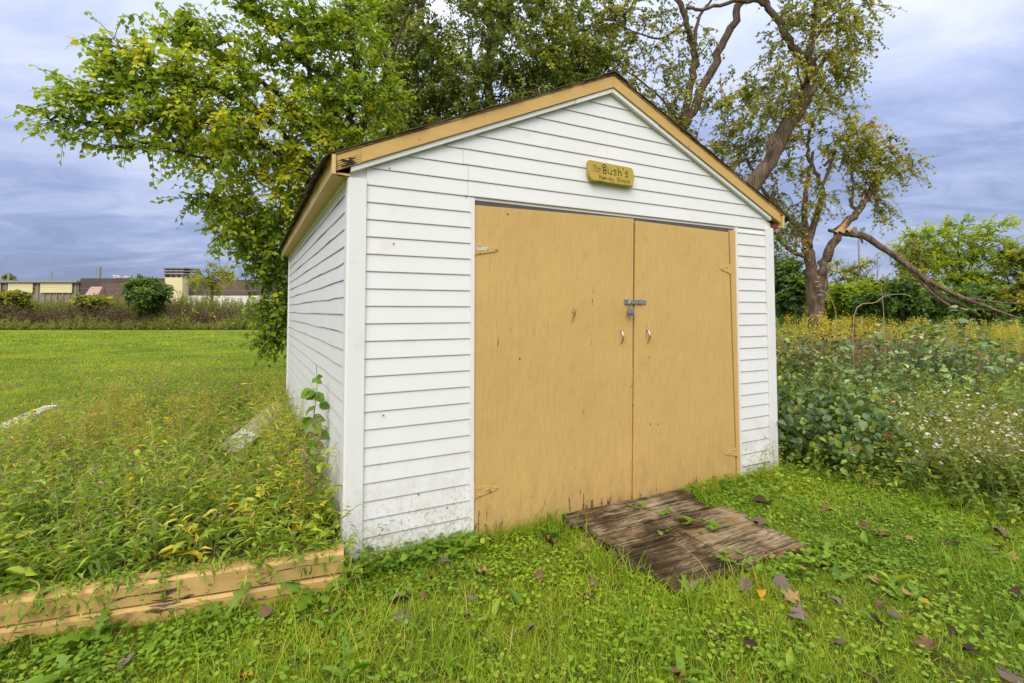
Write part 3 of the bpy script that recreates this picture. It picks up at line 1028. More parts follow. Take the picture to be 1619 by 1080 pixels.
# rotten splintered end of the left rake board
pb = PB()
for i in range(7):
    zc_ = 0.0346 + 0.0125 * i
    u1 = 0.0545; u0 = -0.082
    a_, b_ = rake_z(u0), rake_z(u1)
    dv = -0.0505 + (0.012 * rng.random() if i < 4 else 0.001)
    th_ = 0.0122 if i > 3 else 0.0095
    pb.hexa([(u0, dv, a_ + zc_), (u1, -0.0505, b_ + zc_), (u1, -0.012, b_ + zc_), (u0, -0.012, a_ + zc_),
             (u0, dv, a_ + zc_ + th_), (u1, -0.0505, b_ + zc_ + th_), (u1, -0.012, b_ + zc_ + th_), (u0, -0.012, a_ + zc_ + th_)], 0)
for i in range(16):
    u0 = rng.uniform(-0.075, 0.01); zc_ = rng.uniform(0.04, 0.085); ln_ = rng.uniform(0.02, 0.05)
    zz = rake_z(u0) + zc_
    pb.hexa([(u0, -0.0535, zz), (u0 + ln_, -0.0535, zz + ln_ * 0.3), (u0 + ln_, -0.050, zz + ln_ * 0.3), (u0, -0.050, zz),
             (u0 + 0.004, -0.0535, zz + 0.006), (u0 + ln_, -0.0535, zz + ln_ * 0.3 + 0.002), (u0 + ln_, -0.050, zz + ln_ * 0.3 + 0.002), (u0 + 0.004, -0.050, zz + 0.006)], 1)
o = pb.build('rotten_end', [M['trim'], M['dark']], rb); o['kind'] = 'stuff'; o['label'] = 'rotten splintered end of the rake board'
PB().box((-0.070, -0.026, 2.201), (-0.03, 0.0, 2.216)).build('eave_block', M['redgap'], shed)
PB().box((W_, -0.030, 2.19), (W_ + 0.06, 0.0, 2.225)).build('eave_block', M['redgap'], shed)

# soffits and eave fascias
for sgn, u0 in ((1, 0.0), (-1, W_)):
    for v0, v1 in ((-0.028, 2.42), (2.424, L_ + 0.1)):
        x0, x1 = sorted((u0 - sgn * 0.004, u0 - sgn * 0.083))
        PB().box((x0, v0, EAVE - 0.004), (x1, v1, EAVE + 0.008)).build('soffit', M['soffit'], shed)
    x0, x1 = sorted((u0 - sgn * 0.086, u0 - sgn * 0.107))
    PB().box((x0, -0.066, EAVE - 0.012), (x1, L_ + 0.11, EAVE + 0.098)).build('fascia_board', M['soffit'], shed, 0.002)
    x0, x1 = sorted((u0 - sgn * 0.004, u0 - sgn * 0.02))
    PB().box((x0, 0.07, EAVE - 0.03), (x1, L_ - 0.03, EAVE - 0.0045)).build('wall_trim', M['vinyl'], shed)

# roof: deck, shingle courses; edge shingles are single pieces
RT = 0.124
pb = PB()
for u0, u1 in ((-0.112, RID_U), (2 * RID_U + 0.112, RID_U)):
    a_, b_ = rake_z(u0) + RT, rake_z(u1) + RT
    loop = [(u0, -0.056, a_), (u1, -0.056, b_), (u1, -0.056, b_ + 0.012), (u0, -0.056, a_ + 0.012)]
    if u1 < u0: loop = loop[::-1]
    pb.prism(loop, (0, L_ + 0.146, 0))
roof = pb.build('roof', M['rot'], shed)


def shingle(u0, u1, v0, v1, lift, drop=0.0, name='shingle', curl=0.0):
    a_, b_ = rake_z(u0) + RT + 0.0122 + lift, rake_z(u1) + RT + 0.0122 + lift * 0.4
    um = u0 + (u1 - u0) * 0.22
    c_ = rake_z(um) + RT + 0.0122 + lift
    th_ = 0.0045
    pts = [(u0, a_ - drop), (um, c_), (u1, b_), (u1, b_ + th_), (um, c_ + th_), (u0, a_ - drop + th_)]
    vv = [(p, v0, q + curl * (1 if i in (0, 5) else 0)) for i, (p, q) in enumerate(pts)] + [(p, v1, q) for p, q in pts]
    f = [(0, 5, 4, 3, 2, 1), (6, 7, 8, 9, 10, 11)] + [(i, (i + 1) % 6, 6 + (i + 1) % 6, 6 + i) for i in range(6)]
    return vv, f


NC = 15
for side in (0, 1):
    rest = PB()
    for c in range(NC):
        q0 = -0.135 + (RID_U + 0.10) * c / NC; q1 = q0 + (RID_U + 0.10) / NC * 1.35
        if c == 0: q0 -= 0.02
        q1 = min(q1, RID_U + 0.015)
        cv = lambda q: q if side == 0 else 2 * RID_U - q
        v = -0.060 - 0.014 * rng.random()
        first = True
        while v < L_ + 0.1:
            w = (0.16 + 0.17 * rng.random()) if first else 0.30
            v1 = min(v + w - 0.004, L_ + 0.12)
            drop = 0.004 + 0.016 * rng.random() if c == 0 else 0.0
            vv, f = shingle(cv(q0 - (0.02 * rng.random() if c == 0 else 0)), cv(q1), v, v1, 0.001 + 0.003 * (c % 2) + 0.003 * rng.random(), drop, curl=-0.012 * rng.random())
            if first or c == 0:
                link('shingle', poly_mesh('shingle', vv, f, M['shingle']), roof)
            else:
                rest.raw(vv, f)
            first = False
            v += w
    o = rest.build('shingle_field', M['shingle'], roof); o['kind'] = 'stuff'
for i in range(16):
    v0 = -0.072 + i * 0.305
    pb = PB()
    lo = rake_z(RID_U) + RT + 0.024
    pb.prism([(RID_U - 0.13, v0, lo - 0.060), (RID_U, v0, lo), (RID_U + 0.13, v0, lo - 0.060), (RID_U + 0.13, v0, lo - 0.052), (RID_U, v0, lo + 0.008), (RID_U - 0.13, v0, lo - 0.052)], (0, 0.302, 0))
    pb.build('ridge_cap', M['shingle'], roof)
# frayed felt and curled strips hanging at the left eave
pb = PB()
for i in range(26):
    v0 = -0.05 + 0.18 * i + 0.05 * rng.random(); u0 = -0.113 - 0.012 * rng.random()
    zt = 2.305; ln = 0.010 + 0.024 * rng.random()
    pb.hexa([(u0 - 0.003, v0, zt - ln), (u0, v0, zt - ln), (u0, v0 + 0.16, zt - ln * 0.6), (u0 - 0.003, v0 + 0.16, zt - ln * 0.6),
             (u0 + 0.008, v0, zt + 0.01), (u0 + 0.012, v0, zt + 0.01), (u0 + 0.012, v0 + 0.17, zt + 0.01), (u0 + 0.008, v0 + 0.17, zt + 0.01)])
o = pb.build('roofing_felt', M['shingle'], roof)

# door frame board; header strip coloured dark like the shaded gap
PB().hexa([(3.226, -0.012, -0.03), (3.2615, -0.012, -0.03), (3.2615, 0.06, -0.03), (3.226, 0.06, -0.03),
           (3.188, -0.012, 2.13), (3.2555, -0.012, 2.13), (3.2555, 0.06, 2.13), (3.188, 0.06, 2.13)]).build('door_frame', M['trim'], shed)
PB().box((0.776, 0.0045, 2.096), (3.25, 0.058, 2.149)).build('door_frame', M['gap_shade'], shed)
PB().box((2.035, -0.006, -0.05), (2.14, 0.03, 2.10)).build('door_stop', M['redgap'], shed)
PB().box((0.78, 0.062, -0.03), (3.26, 0.10, 2.149)).build('door_backing', M['redgap'], shed)


def door(c4, v0, v1, name='door'):
    """c4: bottom-left, bottom-right, top-right, top-left as (u, z); ragged lower edge"""
    (bl, br, tr, tl) = c4
    n = 46
    bot = []
    for i in range(n + 1):
        t = i / n
        bot.append((bl[0] + (br[0] - bl[0]) * t, bl[1] + (br[1] - bl[1]) * t + (0.010 * rng.random() * (0.35 + (rng.random() < 0.16)))))
    loop = [(u_, v0, z_) for u_, z_ in bot] + [(tr[0], v0, tr[1]), (tl[0], v0, tl[1])]
    o = PB().prism(loop, (0, v1 - v0, 0)).build(name, M['door'], shed)
    return o


dL = door([(0.779, -0.012), (2.056, -0.062), (2.108, 2.137), (0.780, 2.113)], -0.014, 0.012)
dR = door([(2.066, -0.060), (3.205, -0.045), (3.166, 2.110), (2.124, 2.124)], -0.0155, 0.0105)
dL['label'] = 'wider tan door leaf on the hinge side next to the siding'
dR['label'] = 'narrower tan door leaf leaning at the post with the open gap'
PB().hexa([(2.040, -0.0165, -0.05), (2.0555, -0.0165, -0.05), (2.0555, -0.0145, -0.05), (2.040, -0.0145, -0.05),
           (2.066, -0.0165, 1.0), (2.0815, -0.0165, 1.0), (2.0815, -0.0145, 1.0), (2.066, -0.0145, 1.0)]).build('edge_strip', M['door'], dL)


def hinge(parent, u, z, sgn, ln=0.165, patch=False):
    pb = PB()
    fv = -0.0165
    loop = [(u, fv, z - 0.042), (u + sgn * ln * 0.85, fv, z - 0.016), (u + sgn * ln, fv, z - 0.004), (u + sgn * ln, fv, z + 0.008), (u + sgn * ln * 0.85, fv, z + 0.016), (u, fv, z + 0.034)]
    if sgn < 0: loop = loop[::-1]
    pb.prism(loop, (0, -0.004, 0))
    o = pb.build('hinge', M['door'], parent, 0.001)
    pb = PB()
    for a_, b_ in ((0.03, 0.016), (0.03, -0.026), (0.085, 0.0), (0.145, 0.002)):
        if a_ < ln - 0.01:
            PB().tube([(u + sgn * a_, fv - 0.0045, z + b_), (u + sgn * a_, fv - 0.011, z + b_)], [0.007, 0.0045], 8).build('bolt', M['door'], parent)
    pb.tube([(u - sgn * 0.004, fv - 0.003, z - 0.045), (u - sgn * 0.004, fv - 0.003, z + 0.037)], 0.007, 8)
    pb.build('hinge_pin', M['door'], parent)
    if patch:
        PB().box((u + 0.006, fv - 0.0062, z - 0.012), (u + 0.09, fv - 0.0045, z + 0.010)).build('bare_metal', M['greyboard'], parent)


hinge(dL, 0.782, 1.833, 1, patch=True)
hinge(dL, 0.786, 0.290, 1)
hinge(dR, 3.172, 1.793, -1, 0.12)
hinge(dR, 3.218, 0.230, -1, 0.15)


def pull(parent, u, z):
    pb = PB()
    a_ = np.linspace(-1, 1, 11)
    pts = [(u + 0.004 * (1 - q * q), -0.016 - 0.026 * (1 - abs(q) ** 2.4), z + 0.047 * q) for q in a_]
    pb.tube(pts, [0.004, 0.0045, 0.005, 0.0062, 0.007, 0.0075, 0.007, 0.0062, 0.005, 0.0045, 0.004], 8)
    for q in (-1, 1):
        pb.tube([(u, -0.0145, z + 0.05 * q), (u, -0.018, z + 0.05 * q)], 0.0068, 10)
    return pb.build('handle', M['chrome'], parent, smooth=True)


pull(dL, 1.968, 1.237); pull(dR, 2.230, 1.236)
# hasp: hinged strap on the right leaf, staple on the left leaf
hz = 1.497
hs = PB().box((2.075, -0.027, hz - 0.017), (2.165, -0.0225, hz + 0.017)).box((2.020, -0.0275, hz - 0.016), (2.0755, -0.0225, hz + 0.016)).build('hasp', M['steel'], dR, 0.002)
PB().box((2.176, -0.0215, hz - 0.019), (2.222, -0.016, hz + 0.016)).build('hasp_plate', M['steel'], dR, 0.002)
PB().tube([(2.170, -0.024, hz - 0.022), (2.170, -0.024, hz + 0.021)], 0.0055, 8).build('hasp_pin', M['chrome'], dR)
PB().box((2.045, -0.0292, hz + 0.009), (2.155, -0.0276, hz + 0.013)).box((2.045, -0.0292, hz - 0.013), (2.155, -0.0276, hz - 0.009)).build('hasp_rib', M['chrome'], dR)
PB().box((2.004, -0.0205, hz - 0.020), (2.060, -0.0145, hz + 0.022)).build('hasp_plate', M['steel'], dL, 0.002)
a_ = np.linspace(-math.pi / 2, math.pi / 2, 9)
PB().tube([(2.036, -0.024 - 0.024 * math.cos(q), hz + 0.011 * math.sin(q)) for q in a_], 0.0035, 6).build('staple', M['steel'], dL)
# small splintered gouge and nail heads in the left leaf
pb = PB()
for (u_, z_) in ((1.02, 2.075), (2.07, 0.86), (2.075, 0.72), (1.11, 1.11), (2.33, 0.55), (2.25, 0.56)):
    PB().tube([(u_, -0.0135, z_), (u_, -0.019, z_)], [0.006, 0.004], 7).build('nail_head', M['dark'], dR if u_ > 2.06 else dL)
pb = PB()
for (du, dz, w) in ((0, 0, .004), (.008, -.02, .003), (-.01, -.035, .003), (.014, .012, .003), (-.004, .03, .002)):
    pb.prism([(1.535 + du, -0.0142, 1.38 + dz), (1.535 + du + w, -0.0142, 1.385 + dz), (1.54 + du + 0.012, -0.0142, 1.43 + dz)], (0, -0.006, 0))
pb.build('gouge', M['rot'], dL)

# dark specks: old nail holes and insects' marks on the siding
pb = PB()
for (u_, z_) in ((0.255, 1.83), (0.205, 0.82), (0.225, 2.28), (0.72, 2.165), (0.42, 0.33), (0.6, 0.22), (3.72, 2.03), (3.6, 0.30)):
    PB().tube([(u_, -0.0085 if 0.1 < u_ < 3.66 else -0.0235, z_), (u_ + 0.003, -0.0165 if 0.1 < u_ < 3.66 else -0.028, z_ + 0.002)], 0.0034, 6).build('nail_head', M['dark'], front)

# padlock hanging on the staple
pk = empty('padlock', shed_pt(2.036, -0.052, 1.432), PSI, 'small laminated steel padlock with blue bumper hanging from the door hasp', 'padlock')
PB().box((-0.021, -0.012, -0.022), (0.021, 0.012, 0.018)).build('body', M['steel'], pk, 0.003)
PB().box((-0.023, -0.014, -0.036), (0.023, 0.014, -0.0215)).build('bumper', M['blue'], pk, 0.004)
a_ = np.linspace(0, math.pi, 11)
PB().tube([(0.013, 0, 0.018)] + [(0.013 * math.cos(q), 0, 0.052 + 0.014 * math.sin(q)) for q in a_] + [(-0.013, 0, 0.018)], 0.0036, 8).build('shackle', M['chrome'], pk, smooth=True)

# ------------------------------------------------------------------ name plaque
sg = empty('plaque', shed_pt(1.876, -0.018, 2.450), PSI, 'small gold carved wooden plaque with rustic lettering on the white gable', 'sign')
sg.rotation_euler = (R(-4), R(0.4), PSI)
sw, sh_ = 0.215, 0.077
# shaped ends: ogee notches
shape = [(-sw + 0.012, sh_), (sw - 0.022, sh_ - 0.004), (sw - 0.008, sh_ * 0.72), (sw, sh_ * 0.2), (sw + 0.002, -sh_ * 0.15), (sw - 0.012, -sh_ * 0.62), (sw - 0.016, -sh_),
         (-sw + 0.030, -sh_), (-sw + 0.008, -sh_ * 0.62), (-sw, -sh_ * 0.1), (-sw + 0.006, sh_ * 0.5), (-sw + 0.004, sh_ * 0.82)]
lo = [(a_, 0.0, b_) for a_, b_ in shape]
board = PB().prism(lo[::-1], (0, -0.030, 0)).build('board', M['sign'], sg, 0.007)
GL = {  # stroke letters in a unit cell (x 0..1, y 0..1)
    'B': [[(.12, 0), (.14, .72)], [(-.08, .80), (.42, 1.08), (.98, .80)], [(.14, .72), (.80, .66), (.78, .46), (.14, .38)], [(.14, .38), (.90, .30), (.88, .04), (.12, 0)]],
    'u': [[(.05, .62), (.1, .1), (.55, .02), (.8, .12)], [(.85, .62), (.82, 0), (1, .04)]],
    's': [[(.85, .58), (.3, .64), (.1, .46), (.8, .28), (.75, .05), (.1, .02)]],
    'h': [[(.1, 1), (.12, 0)], [(.12, .42), (.5, .58), (.8, .44), (.82, 0)]],
    "'": [[(.45, 1), (.35, .78)]],
    'T': [[(.0, .95), (1, .97)], [(.5, .95), (.48, 0)]],
    'H': [[(.05, 1), (.1, 0)], [(.9, 1), (.86, 0)], [(.08, .5), (.9, .5)]],
    'a': [[(.85, .55), (.3, .58), (.08, .3), (.3, .02), (.8, .12)], [(.85, .6), (.84, 0), (1, .03)]],
    'r': [[(.15, .6), (.15, 0)], [(.15, .4), (.45, .6), (.85, .54)]],
    'v': [[(.05, .6), (.45, 0), (.85, .6)]],
    'e': [[(.1, .32), (.85, .36), (.7, .6), (.25, .58), (.08, .25), (.35, 0), (.85, .08)]],
    'y': [[(.05, .6), (.45, .1)], [(.9, .6), (.4, -.1), (.1, -.3)]],
    ',': [[(.3, .08), (.2, -.16)]],
    'I': [[(.5, 1), (.5, 0)], [(.2, 1), (.8, 1)], [(.2, 0), (.8, 0)]],
    'l': [[(.4, 1), (.42, 0)]],
    'i': [[(.4, .6), (.42, 0)], [(.4, .8), (.41, .86)]],
    'n': [[(.12, .6), (.12, 0)], [(.12, .42), (.5, .6), (.84, .45), (.86, 0)]],
    'o': [[(.5, .6), (.12, .45), (.12, .12), (.5, 0), (.86, .14), (.84, .45), (.5, .6)]],
}


def lettering(text, x, z, h, w, r_, narrow='li\',I'):
    for ch in text:
        if ch == ' ':
            x += w * 0.6; continue
        cw = w * (0.35 if ch == "'" else 0.5 if ch in narrow else 1.0)
        pb = PB()
        for st in GL[ch]:
            pts = [(x + a_ * cw * 0.82, -0.0305, z + b_ * h) for a_, b_ in st]
            pb.tube(pts, r_, 5)
        pb.build('letter', M['carve'], board)
        x += cw


lettering("Bush's", -0.088, -0.010, 0.066, 0.0475, 0.0034)
lettering('The', -0.176, 0.008, 0.032, 0.026, 0.0019)
PB().tube([(-0.176, -0.0305, -0.003), (-0.106, -0.0305, -0.005)], 0.0016, 5).build('underline', M['carve'], board)
lettering('Harvey, Illinois', -0.122, -0.058, 0.033, 0.0232, 0.0022)

# ------------------------------------------------------------------ wooden ramp
rp = empty('wooden_ramp', shed_pt(1.965, -0.565, -0.060), PSI, 'weathered plank ramp lying in the grass before the tan doors', 'ramp')
rows = [(-0.055, -0.212), (-0.224, -0.383), (-0.394, -0.597), (-0.610, -0.797), (-0.810, -1.06)]
for i, (va, vb) in enumerate(rows):
    for j, (ua, ub) in enumerate(((1.43, 1.962), (1.966, 2.50))):
        ua += (j == 0) * rng.uniform(-0.035, 0.03); ub += (j == 1) * rng.uniform(-0.04, 0.05)
        n = 9
        z_t = lambda v: 0.072 + 0.030 * (v + 1.075)
        pts_f, pts_b = [], []
        for q in np.linspace(ua + (0.02 * rng.normal() if j == 0 else 0), ub + (0.03 * rng.normal() if j == 1 else 0), n):
            pts_f.append((q - 1.965, vb + 0.565 + (0.022 if i == 4 else 0.006) * rng.normal()))
            pts_b.append((q - 1.965, va + 0.565 + 0.004 * rng.normal()))
        v, f = [], []
        dz = 0.006 * rng.normal()
        for (a0, a1), (b0, b1) in zip(pts_f, pts_b):
            w1 = 0.004 * rng.normal(); w2 = 0.003 * rng.normal()
            tf, tb = z_t(vb) + dz, z_t(va) + dz
            v += [(a0, a1, tf - 0.028), (a0, a1, tf - 0.004 + w1), (a0, a1 + 0.012, tf + w1), (b0, b1 - 0.01, tb + w2), (b0, b1, tb - 0.005), (b0, b1, tb - 0.03)]
        for c in range(n - 1):
            for d in range(6):
                f.append((c * 6 + d, c * 6 + (d + 1) % 6, (c + 1) * 6 + (d + 1) % 6, (c + 1) * 6 + d))
        f += [tuple(range(5, -1, -1)), tuple(range((n - 1) * 6, n * 6))]
        link('plank', poly_mesh('plank', v, [q[::-1] for q in f], M['ramp']), rp)
pb = PB()
for q in (-0.5, 0.0, 0.5):
    pb.box((q - 0.02, -0.47, -0.03), (q + 0.02, 0.48, 0.028))
pb.build('runner', M['ramp'], rp)['kind'] = 'stuff'
pb = PB()      # open splits along the grain and rotted holes at the lower edge
for (x0, x1, yv) in ((-0.50, -0.12, 0.285), (-0.46, -0.05, 0.06), (-0.42, -0.18, -0.09), (-0.38, 0.05, -0.36), (-0.30, 0.02, -0.43), (0.05, 0.42, 0.29), (0.10, 0.50, 0.10), (0.12, 0.48, -0.12), (0.06, 0.36, -0.30), (-0.25, -0.02, 0.40)):
    n = 12; up, dn = [], []
    for i in range(n + 1):
        x = x0 + (x1 - x0) * i / n
        w = 0.0045 * math.sin(math.pi * i / n) * rng.uniform(0.3, 1.4)
        y = yv + 0.006 * math.sin(x * 11) + 0.002 * rng.normal()
        zz = 0.072 + 0.030 * (y + 0.51) + 0.0085
        up.append((x, y + w, zz)); dn.append((x, y - w, zz))
    pb.raw(up + dn, [(n + 1 + i, n + 2 + i, i + 1, i) for i in range(n)])
pb.build('split', M['dark'], rp)['kind'] = 'stuff'
# ------------------------------------------------------------------ timber retaining wall
ang = math.atan2(T_D[1], T_D[0])
tw = empty('retaining_wall', (T_A[0], T_A[1], 0), ang, 'low retaining wall of two stacked tan painted timbers edging the weed bed', 'retaining wall')
sgn = 1 if (np.array([-math.sin(ang), math.cos(ang)]) @ T_N) > 0 else -1
for (zb, zt, off, ln, lab) in ((-0.06, 0.078, -0.014, 3.3, 'lower'), (0.086, 0.186, 0.0, 3.25, 'upper')):
    n = 40
    v, f = [], []
    for i in range(n + 1):
        x = ln * i / n - (0.01 if lab == 'lower' else 0)
        wv = 0.0035 * math.sin(3.1 * x + zb * 40) + 0.0007 * rng.normal()
        y0, y1 = off + wv, off + 0.105
        sec = [(y0, zb), (y0 - 0.001, zt - 0.012 + 0.001 * rng.normal()), (y0 + 0.010, zt + wv * 0.5), (y1 - 0.008, zt + wv * 0.5), (y1, zt - 0.01), (y1, zb)]
        v += [(x, sgn * p, q) for p, q in sec]
    for i in range(n):
        for d in range(6):
            f.append((i * 6 + d, i * 6 + (d + 1) % 6, (i + 1) * 6 + (d + 1) % 6, (i + 1) * 6 + d))
    f += [tuple(range(5, -1, -1)), tuple(range(n * 6, n * 6 + 6))]
    if sgn < 0: f = [q[::-1] for q in f]
    o = link('timber', poly_mesh('timber', v, f, M['timber']), tw)
    # long drying cracks along the face
    pb = PB()
    for (x0, x1, zf) in ((0.02, 0.50, 0.66), (0.75, 1.02, 0.40), (1.32, 1.56, 0.35)):
        n2 = 12
        zz = zb + (zt - zb) * (zf + 0.1 * rng.normal())
        up_pts, dn_pts = [], []
        for i in range(n2 + 1):
            x = x0 + (x1 - x0) * i / n2
            w = 0.0018 * math.sin(math.pi * i / n2) * rng.uniform(0.3, 1.3)
            z_ = zz + 0.004 * math.sin(x * 9) + 0.0015 * rng.normal()
            up_pts.append((x, sgn * (off - 0.0058), z_ + w)); dn_pts.append((x, sgn * (off - 0.0058), z_ - w))
        vv = up_pts + dn_pts
        pb.raw(vv, [(i, i + 1, n2 + 2 + i, n2 + 1 + i) for i in range(n2)])
    pb.build('crack', M['dark'], o)

# loose boards edging the far side of the bed
def loose_board(p0, p1, w, label, mat, tilt=0.0):
    p0, p1 = np.asarray(p0), np.asarray(p1)
    d = p1 - p0; ln = np.linalg.norm(d[:2])
    o = empty('loose_board', p0, math.atan2(d[1], d[0]), label, 'board')
    n = 12; v, f = [], []
    for i in range(n + 1):
        x = ln * i / n; zz = (p1[2] - p0[2]) * i / n + 0.006 * math.sin(i)
        v += [(x, -w / 2 + 0.006 * rng.normal(), zz), (x, -w / 2 + 0.004 * rng.normal(), zz + 0.035), (x, w / 2 + 0.006 * rng.normal(), zz + 0.035 + tilt), (x, w / 2, zz + tilt)]
    for i in range(n):
        for q in range(4):
            f.append((i * 4 + q, (i + 1) * 4 + q, (i + 1) * 4 + (q + 1) % 4, i * 4 + (q + 1) % 4))
    f += [(0, 1, 2, 3), (n * 4 + 3, n * 4 + 2, n * 4 + 1, n * 4)]
    link('plank', poly_mesh('plank', v, f, mat), o)
    return o


loose_board((-2.38, 4.35, 0.20), (-2.95, 6.45, 0.20), 0.18, 'whitish weathered board lying in the weeds beside the shed wall', M['greyboard'], 0.05)
loose_board((-5.10, 4.75, 0.16), (-5.95, 6.55, 0.18), 0.15, 'grey weathered board on the lawn at the far edge of the weed bed', M['greyboard'])

# ================================================================== GRASS AND GROUND COVER
def scatter(density, x0, x1, y0, y1, keep=None):
    k = int(density * (x1 - x0) * (y1 - y0))
    p = rect_pts(k, x0, x1, y0, y1)
    ok = (np.abs(p[:, 0]) < 1.06 * p[:, 1] + 1.0) & ~blocked(p)
    if keep is not None: ok &= keep(p)
    return onground(p[ok])


def brush_line(p):                # true inside the brambles to the right of the shed
    u, v = to_shed(p)
    return u - 3.98 - 0.12 * (patchy(p, 1.6) - 0.5)


def grass(g, p, h0, h1, w, lean=0.5):
    K = len(p)
    pn = patchy(p, 1.1)
    h = rng.uniform(h0, h1, K) * (0.45 + 0.7 * pn + 0.6 * patchy(p + 3, 3.6))
    az = rng.uniform(0, 2 * math.pi, K)
    ln = lean * rng.uniform(0.2, 1.5, K)
    d = np.stack([np.cos(az) * ln, np.sin(az) * ln, np.ones(K)], 1)
    nn = np.stack([np.cos(az), np.sin(az), 0.3 * np.ones(K)], 1)
    t = 0.08 + 0.55 * patchy(p, 0.9) + 0.36 * patchy(p, 3.1) + 0.15 * rng.normal(size=K)  # natural patchiness; its darker patches also paint in shade between the tufts
    t = np.where(rng.random(K) < 0.07 * (0.4 + 1.4 * patchy(p + 5, 1.4)), 0.97, np.clip(t, 0.03, 0.9))
    leaves(g, p - np.array([0, 0, 0.004]), d, -nn, h * np.linalg.norm(d, axis=1), w * rng.uniform(0.6, 1.3, K), 'blade', t, 0)


g = Geo()
nobed = lambda p: ~in_bed(p)
p = scatter(6200, -3.4, 5.0, 1.5, 4.6, lambda p: nobed(p) & (brush_line(p) < 0.5))
grass(g, p, 0.022, 0.065, 0.0034, 0.95)
p = scatter(1700, -9, -1.2, 4.6, 9.5, lambda p: ~in_bed(p) & (to_shed(p)[0] < 0))
grass(g, p, 0.03, 0.065, 0.006, 0.6)
p = scatter(420, -20, -2.0, 9.5, 20, lambda p: to_shed(p)[0] < 0.5)
grass(g, p, 0.03, 0.07, 0.012, 0.6)
p = scatter(90, -34, -4, 20, 34)
grass(g, p, 0.04, 0.09, 0.03, 0.6)
# taller seed blades
p = scatter(170, -3.0, 4.6, 1.5, 4.6, lambda p: nobed(p) & (brush_line(p) < 0.4) & (patchy(p, 1.1) > 0.45))
grass(g, p, 0.09, 0.17, 0.0040, 0.8)
# longer grass against walls, timbers and ramp
edge = np.concatenate([local_pts(900, 0.02, 1.45, -0.14, -0.02), local_pts(900, 2.5, 3.9, -0.16, -0.02), local_pts(260, 1.30, 1.44, -1.15, 0.0), local_pts(260, 2.48, 2.62, -1.1, 0.0), local_pts(160, 1.4, 2.6, -1.2, -1.06),
                       np.concatenate([T_A + T_D * rng.uniform(-0.05, 3.0, (800, 1)) - T_N * rng.uniform(0.03, 0.12, (800, 1)), np.zeros((800, 1))], 1)[:260]])
edge = onground(edge[~blocked(edge)])
grass(g, edge, 0.05, 0.12, 0.0040, 0.8)
o = g.build('grass', [M['grass']], kind='stuff')

# clover and ground ivy carpet
g = Geo()


def carpet(p, size, lift=0.02):
    K = len(p)
    if K == 0: return
    az = rng.uniform(0, 6.283, K)
    d = np.stack([np.cos(az), np.sin(az), 0.1 * rng.normal(size=K)], 1)
    nn = np.array([0, 0, 1.0]) + 0.33 * rng.normal(size=(K, 3))
    s = size * rng.uniform(0.55, 1.25, K)
    q = p.copy(); q[:, 2] += lift * rng.uniform(0.5, 2.0, K)
    leaves(g, q, d, nn, s, s * 1.05, 'round', np.clip(0.25 + 0.55 * patchy(p, 1.7) + 0.15 * rng.normal(size=K), 0, 1), 0)


def clumped(k, keep):
    c = scatter(k, -3.2, 4.8, 1.6, 4.6, keep)
    return c


near_ok = lambda p: ~in_bed(p) & (brush_line(p) < 0.35)
cs = clumped(150, near_ok)
# clover sits in colonies: right of the ramp and along the walls most of all
u_, v_ = to_shed(cs)
wgt = 0.30 + 0.7 * ((u_ > 2.4) & (v_ > -1.5)) + 0.5 * ((u_ < 0.9) & (v_ > -0.5)) + 0.25 * (patchy(cs, 1.3) > 0.55)
cs = cs[rng.random(len(cs)) < wgt]
pp = np.repeat(cs, 17, 0) + np.concatenate([0.055 * rng.normal(size=(len(cs) * 17, 2)), np.zeros((len(cs) * 17, 1))], 1)
pp = onground(pp[~blocked(pp) & near_ok(pp)])
carpet(pp, 0.0205, 0.022)
c2 = np.concatenate([local_pts(260, 0.05, 0.8, -0.22, -0.03), local_pts(420, 2.6, 4.0, -0.45, -0.02), local_pts(200, 2.0, 2.7, -1.25, -1.06)])
c2 = onground(c2[~blocked(c2)])
carpet(c2, 0.034, 0.045)
o = g.build('clover', [M['clover']], kind='stuff')

# broad low weeds in the lawn (plantain and dandelion leaves)
g = Geo()
c3 = scatter(9, -3.0, 4.8, 1.7, 4.6, near_ok)
for c in c3:
    k = rng.integers(4, 8)
    az = rng.uniform(0, 6.283, k)
    d = np.stack([np.cos(az), np.sin(az), rng.uniform(0.2, 1.0, k)], 1)
    L = rng.uniform(0.05, 0.12, k)
    leaves(g, np.repeat(c[None], k, 0), d, np.array([0, 0, 1.0]) + 0.2 * rng.normal(size=(k, 3)), L, L * 0.3, 'leaf8', np.clip(0.35 + 0.25 * rng.normal(size=k), 0, 1))
g.build('lawn_weeds', [M['clover']], kind='stuff')

# ================================================================== WEED BED (left)
g = Geo()
k = 3300
bp = local_pts(k, -2.85, -0.04, -0.75, 4.5)
bp = bp[in_bed(bp) & ((near_board(bp) > 0.13) | (rng.random(len(bp)) < 0.30))]
u_, v_ = to_shed(bp)
ts = timber_side(bp)
bp[:, 2] = 0.13 - 0.02 * np.clip(v_, 0, 4)
hh = np.where(ts < 0.45, rng.uniform(0.14, 0.34, len(bp)), rng.uniform(0.22, 0.56, len(bp))) * (0.55 + 1.15 * patchy(bp, 1.9)) * np.clip(before_board(bp) / 0.45, 0.34, 1)
yel = lambda p: 0.35 * (patchy(p + 31, 1.0) - 0.45) + 0.14 * np.exp(-(to_shed(p)[0] / 0.5) ** 2)
tip, td = herbs(g, bp, hh, 0.75, 15, 0.105, 0.0195, 'leaf4', 0.46, 0.20, 0, 1, 0.0027, 0.05, 1.0, 0.3, patch=yel)
